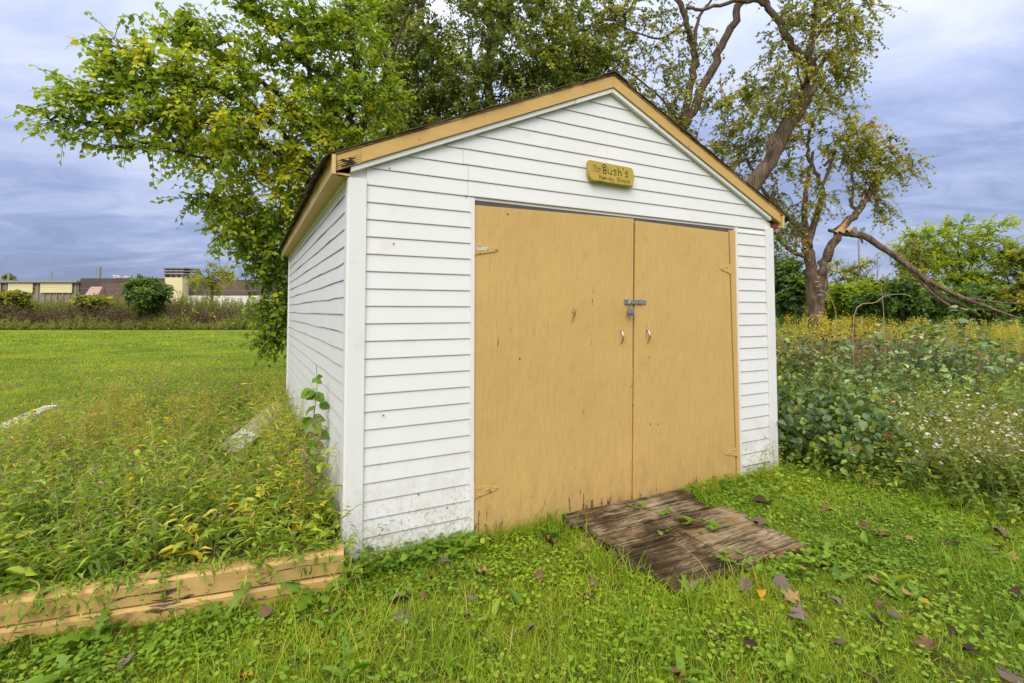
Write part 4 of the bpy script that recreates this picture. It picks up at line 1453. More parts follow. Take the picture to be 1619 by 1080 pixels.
# broad-leaved weeds and pale upright stems among the smartweed
b2_ = bp[(rng.random(len(bp)) < 0.16) & (before_board(bp) > 0.3)]
herbs(g, b2_, rng.uniform(0.15, 0.5, len(b2_)) * np.clip(0.5 + timber_side(b2_), 0.5, 1), 0.5, 10, 0.13, 0.052, 'leaf8', 0.50, 0.18, 0, 1, 0.003, 0.2, 1.0, 0.3)
b3_ = bp[(rng.random(len(bp)) < 0.11) & ((before_board(bp) > 0.3) | (rng.random(len(bp)) < 0.2))]
herbs(g, b3_, rng.uniform(0.40, 0.78, len(b3_)) * np.clip(0.45 + timber_side(b3_) / 1.6, 0.45, 1.0), 0.22, 24, 0.05, 0.010, 'leaf4', 0.72, 0.15, 0, 1, 0.0022, 0.2, 1.0, 0.6)
# drooping pink spikes on a third of them
sel = rng.random(len(tip)) < 0.42
for r_ in range(2):
    b = tip[sel] + 0.03 * rng.normal(size=(sel.sum(), 3))
    d = unit(td[sel] * 0.6 + 0.8 * rng.normal(size=b.shape) * np.array([1, 1, 0.4]))
    L = rng.uniform(0.018, 0.036, len(b))
    pts = b[:, None] + d[:, None] * (L[:, None, None] * np.linspace(0, 1, 4)[None, :, None]) + np.array([0, 0, -0.4]) * (L[:, None, None] * (np.linspace(0, 1, 4) ** 2)[None, :, None])
    tubes(g, pts, np.array([[0.0015, 0.0042, 0.0038, 0.001]]), 5, np.clip(0.5 + 0.25 * rng.normal(size=len(b)), 0, 1), 2)
# low filler leaves so that the soil hardly shows
fp = local_pts(12000, -2.85, -0.03, -0.75, 4.5)
fp = fp[in_bed(fp) & (near_board(fp) > 0.10)]; fp[:, 2] = 0.13 + 0.17 * rng.random(len(fp))
d = rdir(len(fp), 0.4)
leaves(g, fp, d, np.array([0, 0, 1.0]) + 0.5 * rng.normal(size=d.shape), rng.uniform(0.04, 0.09, len(fp)), rng.uniform(0.012, 0.03, len(fp)), 'leaf4', np.clip(0.30 + 0.2 * rng.normal(size=len(fp)) + yel(fp), 0, 1), 0)
# sprays that hang over the timbers
hp = np.concatenate([T_A + T_D * (2.9 * rng.random((150, 1)) ** 1.3) + T_N * 0.11, np.full((150, 1), 0.18)], 1)
an = rng.normal(size=150) * 0.5
d0 = -T_N[None] * 1.0 + T_D[None] * an[:, None]
t = np.linspace(0, 1, 6)
pts = hp[:, None] + np.concatenate([d0, np.full((150, 1), 0.8)], 1)[:, None] * (rng.uniform(0.08, 0.22, 150)[:, None] * t[None])[..., None]
pts[:, :, 2] -= 0.20 * (t ** 2)[None] * rng.uniform(0.4, 1.2, 150)[:, None]
tubes(g, pts, np.linspace(0.002, 0.0008, 6)[None], 3, 0.5, 1)
for i in range(1, 6):
    for r_ in range(2):
        d = rdir(150, -0.1)
        leaves(g, pts[:, i], d, np.array([0, 0, 1.0]) + 0.4 * rng.normal(size=d.shape), rng.uniform(0.03, 0.07, 150), rng.uniform(0.008, 0.016, 150), 'leaf4', np.clip(0.4 + 0.2 * rng.normal(size=150), 0, 1), 0)
# strip of weeds running along the shed's left wall and out over the lawn
wp = local_pts(420, -0.40, -0.03, 1.5, 4.9)
wp[:, 2] = 0.06
herbs(g, wp, rng.uniform(0.18, 0.50, len(wp)), 0.4, 13, 0.07, 0.014, 'leaf4', 0.78, 0.16, 0, 1)
wq = onground(local_pts(500, -3.1, -0.3, 3.6, 5.3)); wq = wq[before_board(wq) > 0.22]
herbs(g, wq, rng.uniform(0.10, 0.30, len(wq)), 0.6, 9, 0.07, 0.014, 'leaf4', 0.5, 0.18, 0, 1)
g.build('weeds', [M['weed'], M['weedstem'], M['smartflower']], kind='stuff')


def copy_thing(o, loc, rz=0.0, sc=1.0, label=None):
    c = o.copy(); COL.objects.link(c)
    c.location = loc; c.rotation_euler = (0, 0, rz); c.scale = (sc,) * 3
    if label: c['label'] = label
    for ch in list(o.children):
        d = ch.copy(); COL.objects.link(d); d.parent = c
        for gc in ch.children:
            e_ = gc.copy(); COL.objects.link(e_); e_.parent = d
    return c


# tall feathery straw-topped weeds standing out of the bed
def feathery(h=0.74):
    root = empty('feathery_weed', (0, 0, 0))
    g = Geo()
    pos = np.zeros((3, 3)); pos[:, :2] = 0.03 * rng.normal(size=(3, 2))
    herbs(g, pos, np.array([h, h * 0.85, h * 0.7]), 0.16, 26, 0.06, 0.010, 'leaf4', 0.4, 0.1, 0, 1, 0.003, 0.05, 0.8)
    g.build('stems', [M['weed'], M['weedstem']], root)
    g = Geo()
    for q in pos:
        k = 60
        t = rng.uniform(0.55, 1.05, k); az = rng.uniform(0, 6.283, k)
        b = q + np.stack([np.zeros(k), np.zeros(k), h * t * 0.95], 1)
        d = unit(np.stack([np.cos(az), np.sin(az), 0.9 + 0.3 * rng.normal(size=k)], 1))
        L = 0.15 * (1.15 - t) + 0.035
        tubes(g, b[:, None] + d[:, None] * L[:, None, None] * np.linspace(0, 1, 3)[None, :, None], np.array([[0.0010, 0.0008, 0.0005]]), 3, 0.5, 0)
        for r_ in range(6):
            s_ = rng.uniform(0.4, 1.0, k)
            e_ = b + d * (L * s_)[:, None] + 0.008 * rng.normal(size=b.shape)
            leaves(g, e_, rdir(k, 0.5), rdir(k), rng.uniform(0.010, 0.019, k), 0.007, 'leaf2', rng.random(k), 0)
    g.build('flower_head', [M['strawflower']], root, kind='stuff')
    return root


fw = feathery()
FW = [(222, 760, 3.35, 1.0, 'tall straw-topped feathery weed rising in the middle of the weed bed', 4.1),
      (150, 770, 3.6, 0.9, 'straw-topped feathery weed just left of the tallest feathery one', 3.9),
      (270, 740, 3.7, 0.92, 'straw-topped feathery weed between the tallest one and the white board', 4.2),
      (80, 760, 3.8, 0.75, 'short straw-topped feathery weed nearest the orange flowered plant', 4.0),
      (330, 700, 4.3, 0.85, 'straw-topped feathery weed standing in front of the whitish board', 4.6),
      (190, 720, 4.2, 0.95, 'straw-topped feathery weed furthest back in the weed bed', 4.9)]
for i, (px, py, yy, s_, lab, _) in enumerate(FW):
    q = at(px, py, yy); q[2] = 0.10
    if i == 0:
        fw.location = q; fw['label'] = lab; fw['category'] = 'weed'; fw['group'] = 'feathery weeds in the bed'
    else:
        c = copy_thing(fw, q, 1.3 * i, s_, lab)


def flower_plant(name, loc, h, label, nfl, nst=3, leafy=16, dark=True, cat='wildflower', group=None, fl=0.042, lean=0.22, leafL=0.08):
    root = empty(name, loc, 0, label, cat, group)
    g = Geo()
    pos = np.zeros((nst, 3)); pos[:, :2] = 0.02 * rng.normal(size=(nst, 2))
    tip, td = herbs(g, pos, h * rng.uniform(0.75, 1.0, nst), lean, leafy, leafL, leafL * 0.25, 'leaf4', 0.45, 0.12, 0, 1, 0.0035, 0.05, 0.75)
    fp = []
    for i in range(nfl):
        j = i % nst
        b = pos[j] * 0.2 + tip[j] * rng.uniform(0.7, 1.0)
        e_ = b + np.array([0.10 * rng.normal(), 0.10 * rng.normal(), 0.05 + 0.09 * rng.random()]) * h * 1.4
        tubes(g, np.array([b, (b + e_) / 2 + [0, 0, -0.01], e_]), np.array([[0.0016, 0.0012, 0.001]]), 3, 0.4, 1)
        fp.append(e_)
    g.build('stems', [M['weed'], M['weedstem']], root)
    fm = Geo()
    az = np.arange(6) * math.pi / 3
    d = np.stack([np.cos(az), np.sin(az), np.full(6, 0.45)], 1)
    leaves(fm, np.zeros((6, 3)), d, np.array([0, 0, 1.0]), fl * 0.55, fl * 0.42, 'leaf4', rng.random(6), 0)
    me = fm.mesh('flower', [M['orange']])
    for e_ in fp:
        link('flower', me, root, e_, (rng.uniform(-0.6, 0.6), rng.uniform(-0.6, 0.6), rng.uniform(0, 6)), rng.uniform(0.7, 1.15))
    return root


FP = [(92, 700, 3.75, 0.62, 5, 'tall orange flowered wildflower at the bed beside the grey board'),
      (262, 700, 4.05, 0.50, 4, 'orange flowered plant in the weeds behind the feathery ones'),
      (352, 690, 4.4, 0.55, 4, 'orange flowered plant with thin branching stems beside the whitish board'),
      (215, 780, 3.1, 0.36, 3, 'low orange flowered plant half buried in the middle weeds'),
      (380, 705, 4.0, 0.60, 5, 'tallest orange flowered plant between whitish board and shed'),
      (280, 800, 2.95, 0.30, 2, 'small orange flowered plant in the weeds over the timbers')]
for px, py, yy, h_, nf, lab in FP:
    q = at(px, py, yy); q[2] = 0.10
    flower_plant('wildflower', q, h_, lab, nf, group='orange wildflowers in the weed bed')

# broad-leaved vine climbing the left wall
q = shed_pt(-0.10, 0.62, 0.12)
vn = empty('climbing_vine', q, 0, 'single leafy green vine climbing the white side wall beside the corner', 'vine')
g = Geo()
t = np.linspace(0, 1, 12)
path = np.stack([0.010 * np.sin(9 * t), 0.012 * np.cos(7 * t), 0.94 * t], 1)
tubes(g, path, np.linspace(0.006, 0.002, 12)[None], 6, 0.2, 0)
g.build('stem', [M['weedstem']], vn)
fm = Geo()
leaves(fm, np.zeros((1, 3)), np.array([[1.0, 0, 0]]), np.array([0, 0, 1.0]), 1.0, 0.78, 'leaf8', 0.42)
me_leaf = fm.mesh('leaf', [M['clover']])
fmd = Geo()
leaves(fmd, np.zeros((1, 3)), np.array([[1.0, 0, 0]]), np.array([0, 0, 1.0]), 1.0, 0.78, 'leaf8', 0.12)
me_leafd = fmd.mesh('leaf', [M['clover']])


def put_leaf(parent, me, b, d, n, s, name='leaf'):
    d = unit(np.asarray(d, float)); n = np.asarray(n, float)
    s_ = unit(np.cross(d, n)); n = np.cross(s_, d)
    mt = Matrix((( d[0], s_[0], n[0], b[0]), (d[1], s_[1], n[1], b[1]), (d[2], s_[2], n[2], b[2]), (0, 0, 0, 1)))
    o = bpy.data.objects.new(name, me); COL.objects.link(o); o.parent = parent
    o.matrix_local = mt @ Matrix.Scale(s, 4)
    return o


for i, (tt, az, s_) in enumerate(((.97, 2.6, .05), (.98, -.4, .045), (.93, 1.5, .05), (.9, 3.3, .06), (.86, 3.0, .115), (.85, -.2, .115), (.78, 3.5, .10), (.72, -1.0, .10), (.68, -1.6, .125), (.64, 2.8, .095),
                                  (.62, .1, .115), (.55, -2.0, .07), (.52, 2.8, .125), (.50, -.7, .09), (.40, 3.4, .10), (.38, .2, .11), (.28, -1.2, .11), (.25, 2.7, .12), (.14, -.4, .12), (.12, 3.5, .10), (.95, .6, .05), (.89, -1.2, .07), (.82, 2.2, .10), (.75, .5, .09), (.7, 3.3, .10), (.58, -.3, .10), (.46, 3.0, .11), (.44, .3, .11), (.34, 2.5, .12), (.32, -.2, .11), (.2, 3.2, .12), (.18, .2, .12))):
    b = path[int(tt * 11)]
    d = np.array([math.cos(az) * 0.9, -0.25 * rng.random(), -0.45])
    n = np.array([0.15, -0.8, 0.55])
    put_leaf(vn, me_leafd if i % 4 else me_leaf, b + 0.012 * rng.normal(size=3), d + 0.25 * rng.normal(size=3), n + 0.35 * rng.normal(size=3), s_ * 0.86)

# dark smartweed leaning on the corner post
q = shed_pt(-0.17, 0.14, 0.13)
sw_ = empty('smartweed', q, 0, 'tall pink-spiked smartweed leaning against the white corner post', 'weed')
g = Geo()
pos = 0.03 * rng.normal(size=(5, 3)) * np.array([1, 1, 0])
tip, td = herbs(g, pos, np.array([0.66, 0.58, 0.5, 0.42, 0.34]), 0.10, 20, 0.10, 0.02, 'leaf4', 0.25, 0.1, 0, 1, 0.003)
for r_ in range(16):
    b = tip + rng.normal(size=tip.shape) * np.array([0.018, 0.018, 0.045]) - np.array([0, 0, 0.04]); d = rdir(5, 0.4); L = 0.030
    tubes(g, np.stack([np.stack([tip[:, 0], tip[:, 1], b[:, 2] - 0.03], 1), b], 1), 0.001, 3, 0.5, 1)
    tubes(g, b[:, None] + d[:, None] * L * np.linspace(0, 1, 4)[None, :, None], np.array([[0.001, 0.0045, 0.004, 0.001]]), 5, 0.5, 2)
g.build('stems', [M['weed'], M['weedstem'], M['smartflower']], sw_)

# lobed sow-thistle and dandelion rosettes by the timbers
fm = Geo()
leaves(fm, np.zeros((1, 3)), np.array([[1.0, 0, 0]]), np.array([0, 0, 1.0]), 1.0, 0.40, 'lobed', 0.34)
me_lobed = fm.mesh('leaf', [M['clover']])
fm = Geo()
leaves(fm, np.zeros((1, 3)), np.array([[1.0, 0, 0]]), np.array([0, 0, 1.0]), 1.0, 0.26, 'leaf8', 0.34)
me_long = fm.mesh('leaf', [M['clover']])
fm = Geo()
leaves(fm, np.zeros((1, 3)), np.array([[1.0, 0, 0]]), np.array([0, 0, 1.0]), 1.0, 1.05, 'round', 0.35)
me_round = fm.mesh('leaf', [M['clover']])


def rosette(px, py, label, k, size, me, up=0.6, name='dandelion', cat='weed', z=0.0, group=None, spread=0.02, nrm=0.25, stalk=None, pos=None):
    q = onz(px, py, z) if pos is None else np.asarray(pos, float)
    if z == 0.0 and pos is None: q[2] = gh(q[0], q[1])
    root = empty(name, q, 0, label, cat, group)
    for i in range(k):
        az = 6.283 * i / k + 0.5 * rng.normal()
        d = np.array([math.cos(az), math.sin(az), up * rng.uniform(0.3, 1.5)])
        b = spread * rng.normal(size=3) * np.array([1, 1, 0])
        if stalk is not None:
            b = b + np.array([0, 0, stalk * rng.uniform(0.4, 1.3)])
        put_leaf(root, me, b, d, np.array([0, 0, 1.0]) + nrm * rng.normal(size=3), size * rng.uniform(0.65, 1.15))
    return root


RG = 'lobed leaf rosettes along the timbers'
rosette(500, 945, 'large lobed dandelion rosette at the right end of the timbers', 12, 0.19, me_lobed, 0.6, group=RG)
rosette(350, 985, 'lobed dandelion rosette below the middle of the timber wall', 9, 0.16, me_lobed, 0.8, group=RG)
rosette(145, 1015, 'lobed dandelion rosette with one leaf raised over the lower timber', 10, 0.16, me_lobed, 0.9, group=RG)
rosette(110, 1070, 'long leaved dandelion in the grass in front of the timbers', 10, 0.15, me_lobed, 0.7, group=RG)
rosette(10, 1030, 'dandelion rosette at the left end of the timbers', 8, 0.14, me_lobed, 0.7, group=RG)
rosette(565, 905, 'long leaved weed growing up at the foot of the corner post', 7, 0.15, me_long, 1.3, name='lawn_weed')
rosette(875, 845, 'small upright dark leaved plant at the foot of the tan doors', 14, 0.10, me_long, 1.7, name='upright_weed')
rosette(742, 845, 'brown-green tuft growing at the foot of the door trim', 10, 0.15, me_long, 1.5, name='tuft')
rosette(1010, 910, 'dandelion rosette in the grass at the ramp front corner', 7, 0.10, me_lobed, 0.9, group='small rosettes in the lawn')
rosette(1085, 935, 'pale upright dandelion rosette under the ramp front edge', 7, 0.11, me_long, 1.1, group='small rosettes in the lawn')
rosette(1330, 780, 'dandelion rosette between ramp and dark bramble bush', 7, 0.13, me_long, 0.6, group='small rosettes in the lawn')
rosette(1460, 800, 'long leaved rosette at the foot of the white asters', 9, 0.17, me_long, 0.7, group='small rosettes in the lawn')
# round-leaved ground ivy against the siding and the ramp
GI = 'patches of round-leaved ground ivy'
rosette(690, 868, 'round-leaved ground ivy patch against the white siding beside the door', 34, 0.055, me_round, 0.15, 'ground_ivy', 'ground ivy', group=GI, spread=0.10, nrm=0.35, stalk=0.06)
rosette(650, 885, 'round-leaved ground ivy patch against the siding nearer the corner post', 26, 0.05, me_round, 0.15, 'ground_ivy', 'ground ivy', group=GI, spread=0.09, nrm=0.35, stalk=0.05)
rosette(1160, 885, 'round-leaved ground ivy patch creeping over the ramp front edge', 34, 0.034, me_round, 0.1, 'ground_ivy', 'ground ivy', group=GI, spread=0.085, nrm=0.3, stalk=0.07)
rosette(130, 1000, 'round-leaved ground ivy patch below the left part of the timbers', 30, 0.034, me_round, 0.1, 'ground_ivy', 'ground ivy', group=GI, spread=0.10, nrm=0.3, stalk=0.04)
rosette(1215, 770, 'round-leaved ground ivy patch in front of the right corner post', 34, 0.04, me_round, 0.1, 'ground_ivy', 'ground ivy', group=GI, spread=0.14, nrm=0.3, stalk=0.05)
SD = 'seedlings growing in the ramp seams'
for (u_, v_, k, s_, lab) in ((1.93, -0.20, 6, 0.045, 'green seedling in the ramp seam nearest the doors'), (2.03, -0.36, 7, 0.04, 'seedling in the middle seam of the ramp beside the dirt'),
                             (2.09, -0.53, 9, 0.042, 'seedling with round leaves in the seam near the ramp centre'), (2.16, -0.66, 12, 0.045, 'largest round-leaved seedling on the ramp'),
                             (2.26, -0.60, 3, 0.045, 'seedling of two round leaves on the right half of the ramp'), (1.86, -0.52, 8, 0.028, 'mossy small-leaved tuft on the left half of the ramp')):
    rosette(0, 0, lab, k, s_, me_round, 0.2, 'seedling', 'seedling', group=SD, spread=0.035, nrm=0.3, stalk=0.012, pos=shed_pt(u_, v_, 0.022 + 0.03 * (v_ + 1.075)))
# weeds climbing the right corner post foot
q = onz(1215, 745); q[2] = 0
wr = empty('fleabane', q, 0, 'thin branching green weed in front of the right corner post', 'weed')
g = Geo()
pos = np.concatenate([0.10 * rng.normal(size=(12, 2)), np.zeros((12, 1))], 1)
herbs(g, pos, rng.uniform(0.16, 0.42, 12), 0.4, 16, 0.055, 0.014, 'leaf4', 0.6, 0.15, 0, 1)
g.build('stems', [M['weed'], M['weedstem']], wr)
# trailing weed below the left post
q = onz(545, 925); q[2] = 0
wr = empty('trailing_weed', q, 0, 'trailing narrow-leaved weed at the foot of the left corner post', 'weed')
g = Geo()
pos = np.concatenate([0.09 * rng.normal(size=(16, 2)), np.zeros((16, 1))], 1)
herbs(g, pos, rng.uniform(0.12, 0.34, 16), 0.8, 14, 0.075, 0.016, 'leaf4', 0.5, 0.15, 0, 1)
g.build('stems', [M['weed'], M['weedstem'], M['smartflower']], wr)
# long pale stalk bending down over the timbers at the left
q = onz(0, 1035); q[2] = 0
st = empty('bent_stalk', q, 0, 'long pale bent stalk reaching over the timbers', 'stalk')
g = Geo()
e0, e1 = at(62, 925, 2.22) - q, at(40, 915, 2.3) - q
tubes(g, smooth_path([np.zeros(3), at(30, 985, 2.16) - q, at(50, 955, 2.17) - q, e0, e1], 4), 0.0032, 5, 0.5, 0)
for i in range(7):
    leaves(g, (at(20 + 6 * i, 1005 - 11 * i, 2.17) - q)[None], rdir(1, 0.2), np.array([0, 0, 1.0]), 0.07, 0.016, 'leaf4', 0.4, 1)
g.build('stalk_stem', [M['strawflower'], M['weed']], st)

# ================================================================== FALLEN LEAVES
def dead_leaf_mesh(kind, seed, label=''):
    r2 = np.random.default_rng(seed)
    out = [(0, 0), (.10, .24), (.30, .46), (.52, .42), (.68, .26), (.82, .16), (1.0, 0), (.82, -.16), (.68, -.27), (.52, -.40), (.30, -.47), (.10, -.25)]
    has = lambda *w: any(q in label for q in w)
    lob = has('star', 'lobed', 'torn')
    if lob or (seed % 3 == 2 and not has('round', 'pointed')):
        out = [(0, 0), (.05, .30), (.28, .50), (.36, .24), (.62, .46), (.66, .20), (1.0, .04), (.68, -.18), (.6, -.46), (.38, -.22), (.26, -.5), (.05, -.28)]
    c1, c2 = r2.uniform(0.5, 1.3) * r2.choice([-1, 1, 1]), r2.uniform(-1.2, 1.2)
    if has('flat'): c1, c2 = 0.25, 0.15
    if has('rolled', 'curled', 'folded', 'crumpled'): c1, c2 = 1.5, 1.0
    P = lambda a_, b_: (a_ - 0.5, b_ * (1 - 0.22 * c1), c1 * 1.0 * b_ * b_ + c2 * 0.6 * (a_ - 0.5) ** 2 + 0.05 * r2.normal() + 0.06)
    v = [P(a_, b_) for a_, b_ in out] + [P(.25, 0), P(.5, 0), P(.75, 0)]
    f = [(0, 1, 12), (1, 2, 12), (2, 13, 12), (2, 3, 13), (3, 4, 13), (4, 14, 13), (4, 5, 14), (5, 6, 14), (6, 7, 14), (7, 8, 14), (8, 13, 14), (8, 9, 13), (9, 10, 13), (10, 12, 13), (10, 11, 12), (11, 0, 12)]
    pb = PB().raw(v, f)
    pb.tube([(-0.5, 0, v[0][2]), (-0.75, 0.05, v[0][2] - 0.03), (-1.0, 0.0, v[0][2] + 0.02)], [0.018, 0.013, 0.012], 4)
    me = poly_mesh('fallen_leaf', pb.v, pb.f, DL[kind], smooth=True)
    return me


FL = [
    (701, 890, 26, 'purple', 'purple-brown dead leaf before the ground ivy at the siding'),
    (683, 912, 20, 'brown', 'brown dead leaf in the grass below the siding ground ivy'),
    (863, 850, 28, 'brown', 'large brown curled leaf beneath the small dark plant at the doors'),
    (920, 858, 26, 'tan', 'tan dead leaf with long stalk at the ramp back left corner'),
    (773, 853, 20, 'dark', 'dark red-brown leaf at the foot of the left door leaf'),
    (758, 907, 24, 'tan', 'tan rolled leaf in the grass below the left door hinge'),
    (852, 908, 26, 'brown', 'brown folded leaf in the grass between siding and ramp'),
    (937, 920, 22, 'brown', 'brown leaf resting on a darker leaf left of the ramp front'),
    (930, 938, 24, 'dark', 'dark leaf under a brown one left of the ramp front'),
    (977, 920, 14, 'dark', 'small dark leaf next to the rosette at the ramp front corner'),
    (630, 947, 34, 'grey', 'wide grey-purple leaf in the grass right of the timber end'),
    (640, 974, 32, 'grey', 'large upright grey-purple leaf below the wide grey one'),
    (667, 942, 16, 'brown', 'small brown leaf touching the wide grey-purple leaf'),
    (742, 945, 15, 'grey', 'small grey leaf alone in the middle of the left lawn'),
    (737, 973, 18, 'brown', 'small star-shaped brown leaf below the small grey leaf'),
    (843, 992, 20, 'purple', 'purple-brown leaf in the plain grass below the folded leaf'),
    (985, 890, 26, 'brown', 'brown leaf lying against the left edge of the ramp'),
    (1073, 1067, 26, 'brown', 'curled brown leaf at the bottom centre of the lawn'),
    (1207, 795, 30, 'dark', 'dark crumpled leaf in the grass beside the ramp right edge'),
    (1307, 800, 24, 'brown', 'brown leaf on the clover between ramp and bramble bush'),
    (1362, 792, 28, 'dark', 'dark leaf at the foot of the bramble bush'),
    (1515, 803, 30, 'dark', 'large dark leaf under the white asters'),
    (1362, 827, 22, 'brown', 'brown leaf on the clover below the bramble bush dark leaf'),
    (1390, 845, 22, 'brown', 'brown curled leaf on the clover halfway to the asters'),
    (1440, 852, 20, 'tan', 'tan-brown leaf on the clover before the asters'),
    (1503, 852, 32, 'dark', 'long dark leaf lying flat before the asters'),
    (1375, 863, 15, 'dark', 'small dark leaf where clover meets the long grass'),
    (1593, 842, 38, 'purple', 'largest purple-brown leaf at the right of the clover'),
    (1575, 860, 20, 'orange', 'orange leaf below the largest purple leaf'),
    (1557, 866, 22, 'grey', 'flat grey leaf left of the orange leaf'),
    (1600, 878, 26, 'tan', 'pale tan leaf below the orange leaf'),
    (1203, 835, 28, 'purple', 'purple-brown leaf lying on the right planks of the ramp'),
    (1267, 893, 30, 'brown', 'brown leaf beside the ramp front right corner'),
    (1302, 892, 22, 'dark', 'dark leaf in long grass right of the ramp front'),
    (1237, 920, 30, 'grey', 'grey leaf standing up in the grass before the ramp'),
    (1253, 940, 32, 'tan', 'broad tan leaf before the standing grey leaf'),
    (1177, 920, 28, 'grey', 'long grey leaf by the ramp front edge ivy'),
    (1203, 934, 22, 'orange', 'orange-brown leaf between grey and tan leaves before the ramp'),
    (1380, 910, 22, 'tan', 'tan leaf slanting in the long grass on the right lawn'),
    (1317, 947, 22, 'grey', 'folded grey leaf in the right lawn'),
    (1265, 967, 30, 'grey', 'grey lobed leaf below the broad tan leaf'),
    (1392, 957, 20, 'brown', 'brown pointed leaf in the middle of the right lawn'),
    (1388, 984, 30, 'grey', 'grey-purple leaf with stalk below the pointed leaf'),
    (1417, 974, 26, 'purple', 'flat purple leaf right of the stalked grey one'),
    (1435, 937, 18, 'tan', 'small tan leaf up the right lawn'),
    (1465, 950, 14, 'orange', 'tiny orange leaf in the right lawn'),
    (1127, 993, 28, 'brown', 'long brown leaf in the grass below the ramp'),
    (1187, 1014, 24, 'dark', 'dark upright leaf low in the lawn'),
    (1325, 1013, 24, 'purple', 'small purple leaf low in the right lawn'),
    (1467, 1020, 42, 'brown', 'large brown torn leaf low in the right lawn'),
    (1535, 1027, 22, 'dark', 'dark leaf right of the large torn leaf'),
    (1603, 937, 30, 'dark', 'dark yellowing leaf at the right border of the lawn'),
    (1378, 1068, 24, 'brown', 'brown round leaf at the bottom of the right lawn'),
    (1597, 1068, 40, 'purple', 'large purple-brown leaf at the bottom right of the lawn'),
    (1505, 993, 14, 'dark', 'tiny dark leaf above the large torn leaf'),
    (203, 1046, 28, 'grey', 'crumpled grey-brown leaf in the grass before the timbers'),
    (385, 1070, 26, 'orange', 'orange-yellow leaf in the grass at the bottom left'),
    (417, 975, 30, 'brown', 'brown leaf against the lower timber beside a rosette'),
    (167, 1033, 22, 'orange', 'orange leaf stalk-up before the lower timber'),
    (518, 970, 22, 'dark', 'dark leaf beside the timber right end'),
]
for i, (px, py, sz, kd, lab) in enumerate(FL):
    q = onz(px, py, 0.02)
    on_ramp = 'planks of the ramp' in lab
    q[2] = (0.040 if on_ramp else gh(q[0], q[1]) + rng.uniform(0.016, 0.034))
    o = link('fallen_leaf', dead_leaf_mesh(kd, i, lab), None, q, ((1.15, 0.2, rng.uniform(-0.6, 0.6)) if any(w in lab for w in ('upright', 'standing up')) else (rng.normal() * 0.06, rng.normal() * 0.06, rng.uniform(0, 6.28)) if 'flat' in lab else (rng.normal() * 0.32, rng.normal() * 0.32, rng.uniform(0, 6.28))), sz / F_PX * q[1] * 0.95)
    tag(o, lab, 'fallen leaf', 'fallen leaves on the lawn')

# ================================================================== RIGHT SIDE: UNDERGROWTH
def brush_pts(k, x0, x1, y0, y1, lo=0.0, hi=99):
    p = rect_pts(k, x0, x1, y0, y1)
    b = brush_line(p)
    ok = (b > lo) & (b < hi) & ~blocked(p) & (np.abs(p[:, 0]) < 1.06 * p[:, 1] + 1.2)
    return onground(p[ok])


g = Geo()
bp = brush_pts(5600, 2.3, 10.5, 2.6, 9.0)
bl = brush_line(bp)
hh = (0.16 + 0.60 * np.clip(bl / 1.2, 0, 1)) * (0.6 + 0.75 * patchy(bp, 0.9)) * rng.uniform(0.7, 1.15, len(bp))
herbs(g, bp, hh, 0.40, 14, 0.085, 0.036, 'leaf4', 0.48, 0.22, 0, 1, 0.0028, 0.05, 1.0, 0.25, patch=lambda p: 0.5 * (patchy(p + 7, 0.7) - 0.5))
# leafy mat under the stems
fp = brush_pts(9000, 2.3, 10.0, 2.6, 8.5, -0.05)
fp[:, 2] += rng.uniform(0.02, 0.30, len(fp)) * np.clip(brush_line(fp) / 0.5 + 0.2, 0.1, 1)
d = rdir(len(fp), 0.3)
leaves(g, fp, d, np.array([0, 0, 1.0]) + 0.4 * rng.normal(size=d.shape), rng.uniform(0.04, 0.085, len(fp)), rng.uniform(0.02, 0.045, len(fp)), 'leaf4', np.clip(0.35 + 0.22 * rng.normal(size=len(fp)), 0, 1))
g.build('undergrowth', [M['under'], M['weedstem']], kind='stuff')

# goldenrod meadow behind
g = Geo()
gp = np.concatenate([rect_pts(2600, 3.2, 15, 8.6, 13.0), rect_pts(900, 6.0, 24, 13.0, 19.0)])
gp = gp[(gp[:, 0] > 0.42 * gp[:, 1] - 0.6) & (gp[:, 0] < 1.15 * gp[:, 1] + 1) & ~blocked(gp)]
hh = rng.uniform(0.75, 1.22, len(gp)) * (0.85 + 0.3 * patchy(gp, 0.6))
tip, td = herbs(g, gp, hh, 0.14, 20, 0.10, 0.020, 'leaf4', 0.55, 0.16, 0, 1, 0.004, 0.1, 0.95, 0.3)
fl = patchy(gp + 13, 0.9) + 0.16 * rng.normal(size=len(gp)) > 0.83
for r_ in range(40):
    b = tip[fl] + np.array([0, 0, -0.08]) + rng.normal(size=(fl.sum(), 3)) * np.array([0.05, 0.05, 0.065])
    d = rdir(len(b), 0.5)
    leaves(g, b, d, rdir(len(b)), rng.uniform(0.03, 0.06, len(b)), 0.018, 'leaf2', rng.random(len(b)), 2)
g.build('goldenrod', [M['olive'], M['weedstem'], M['goldflower']], kind='stuff')

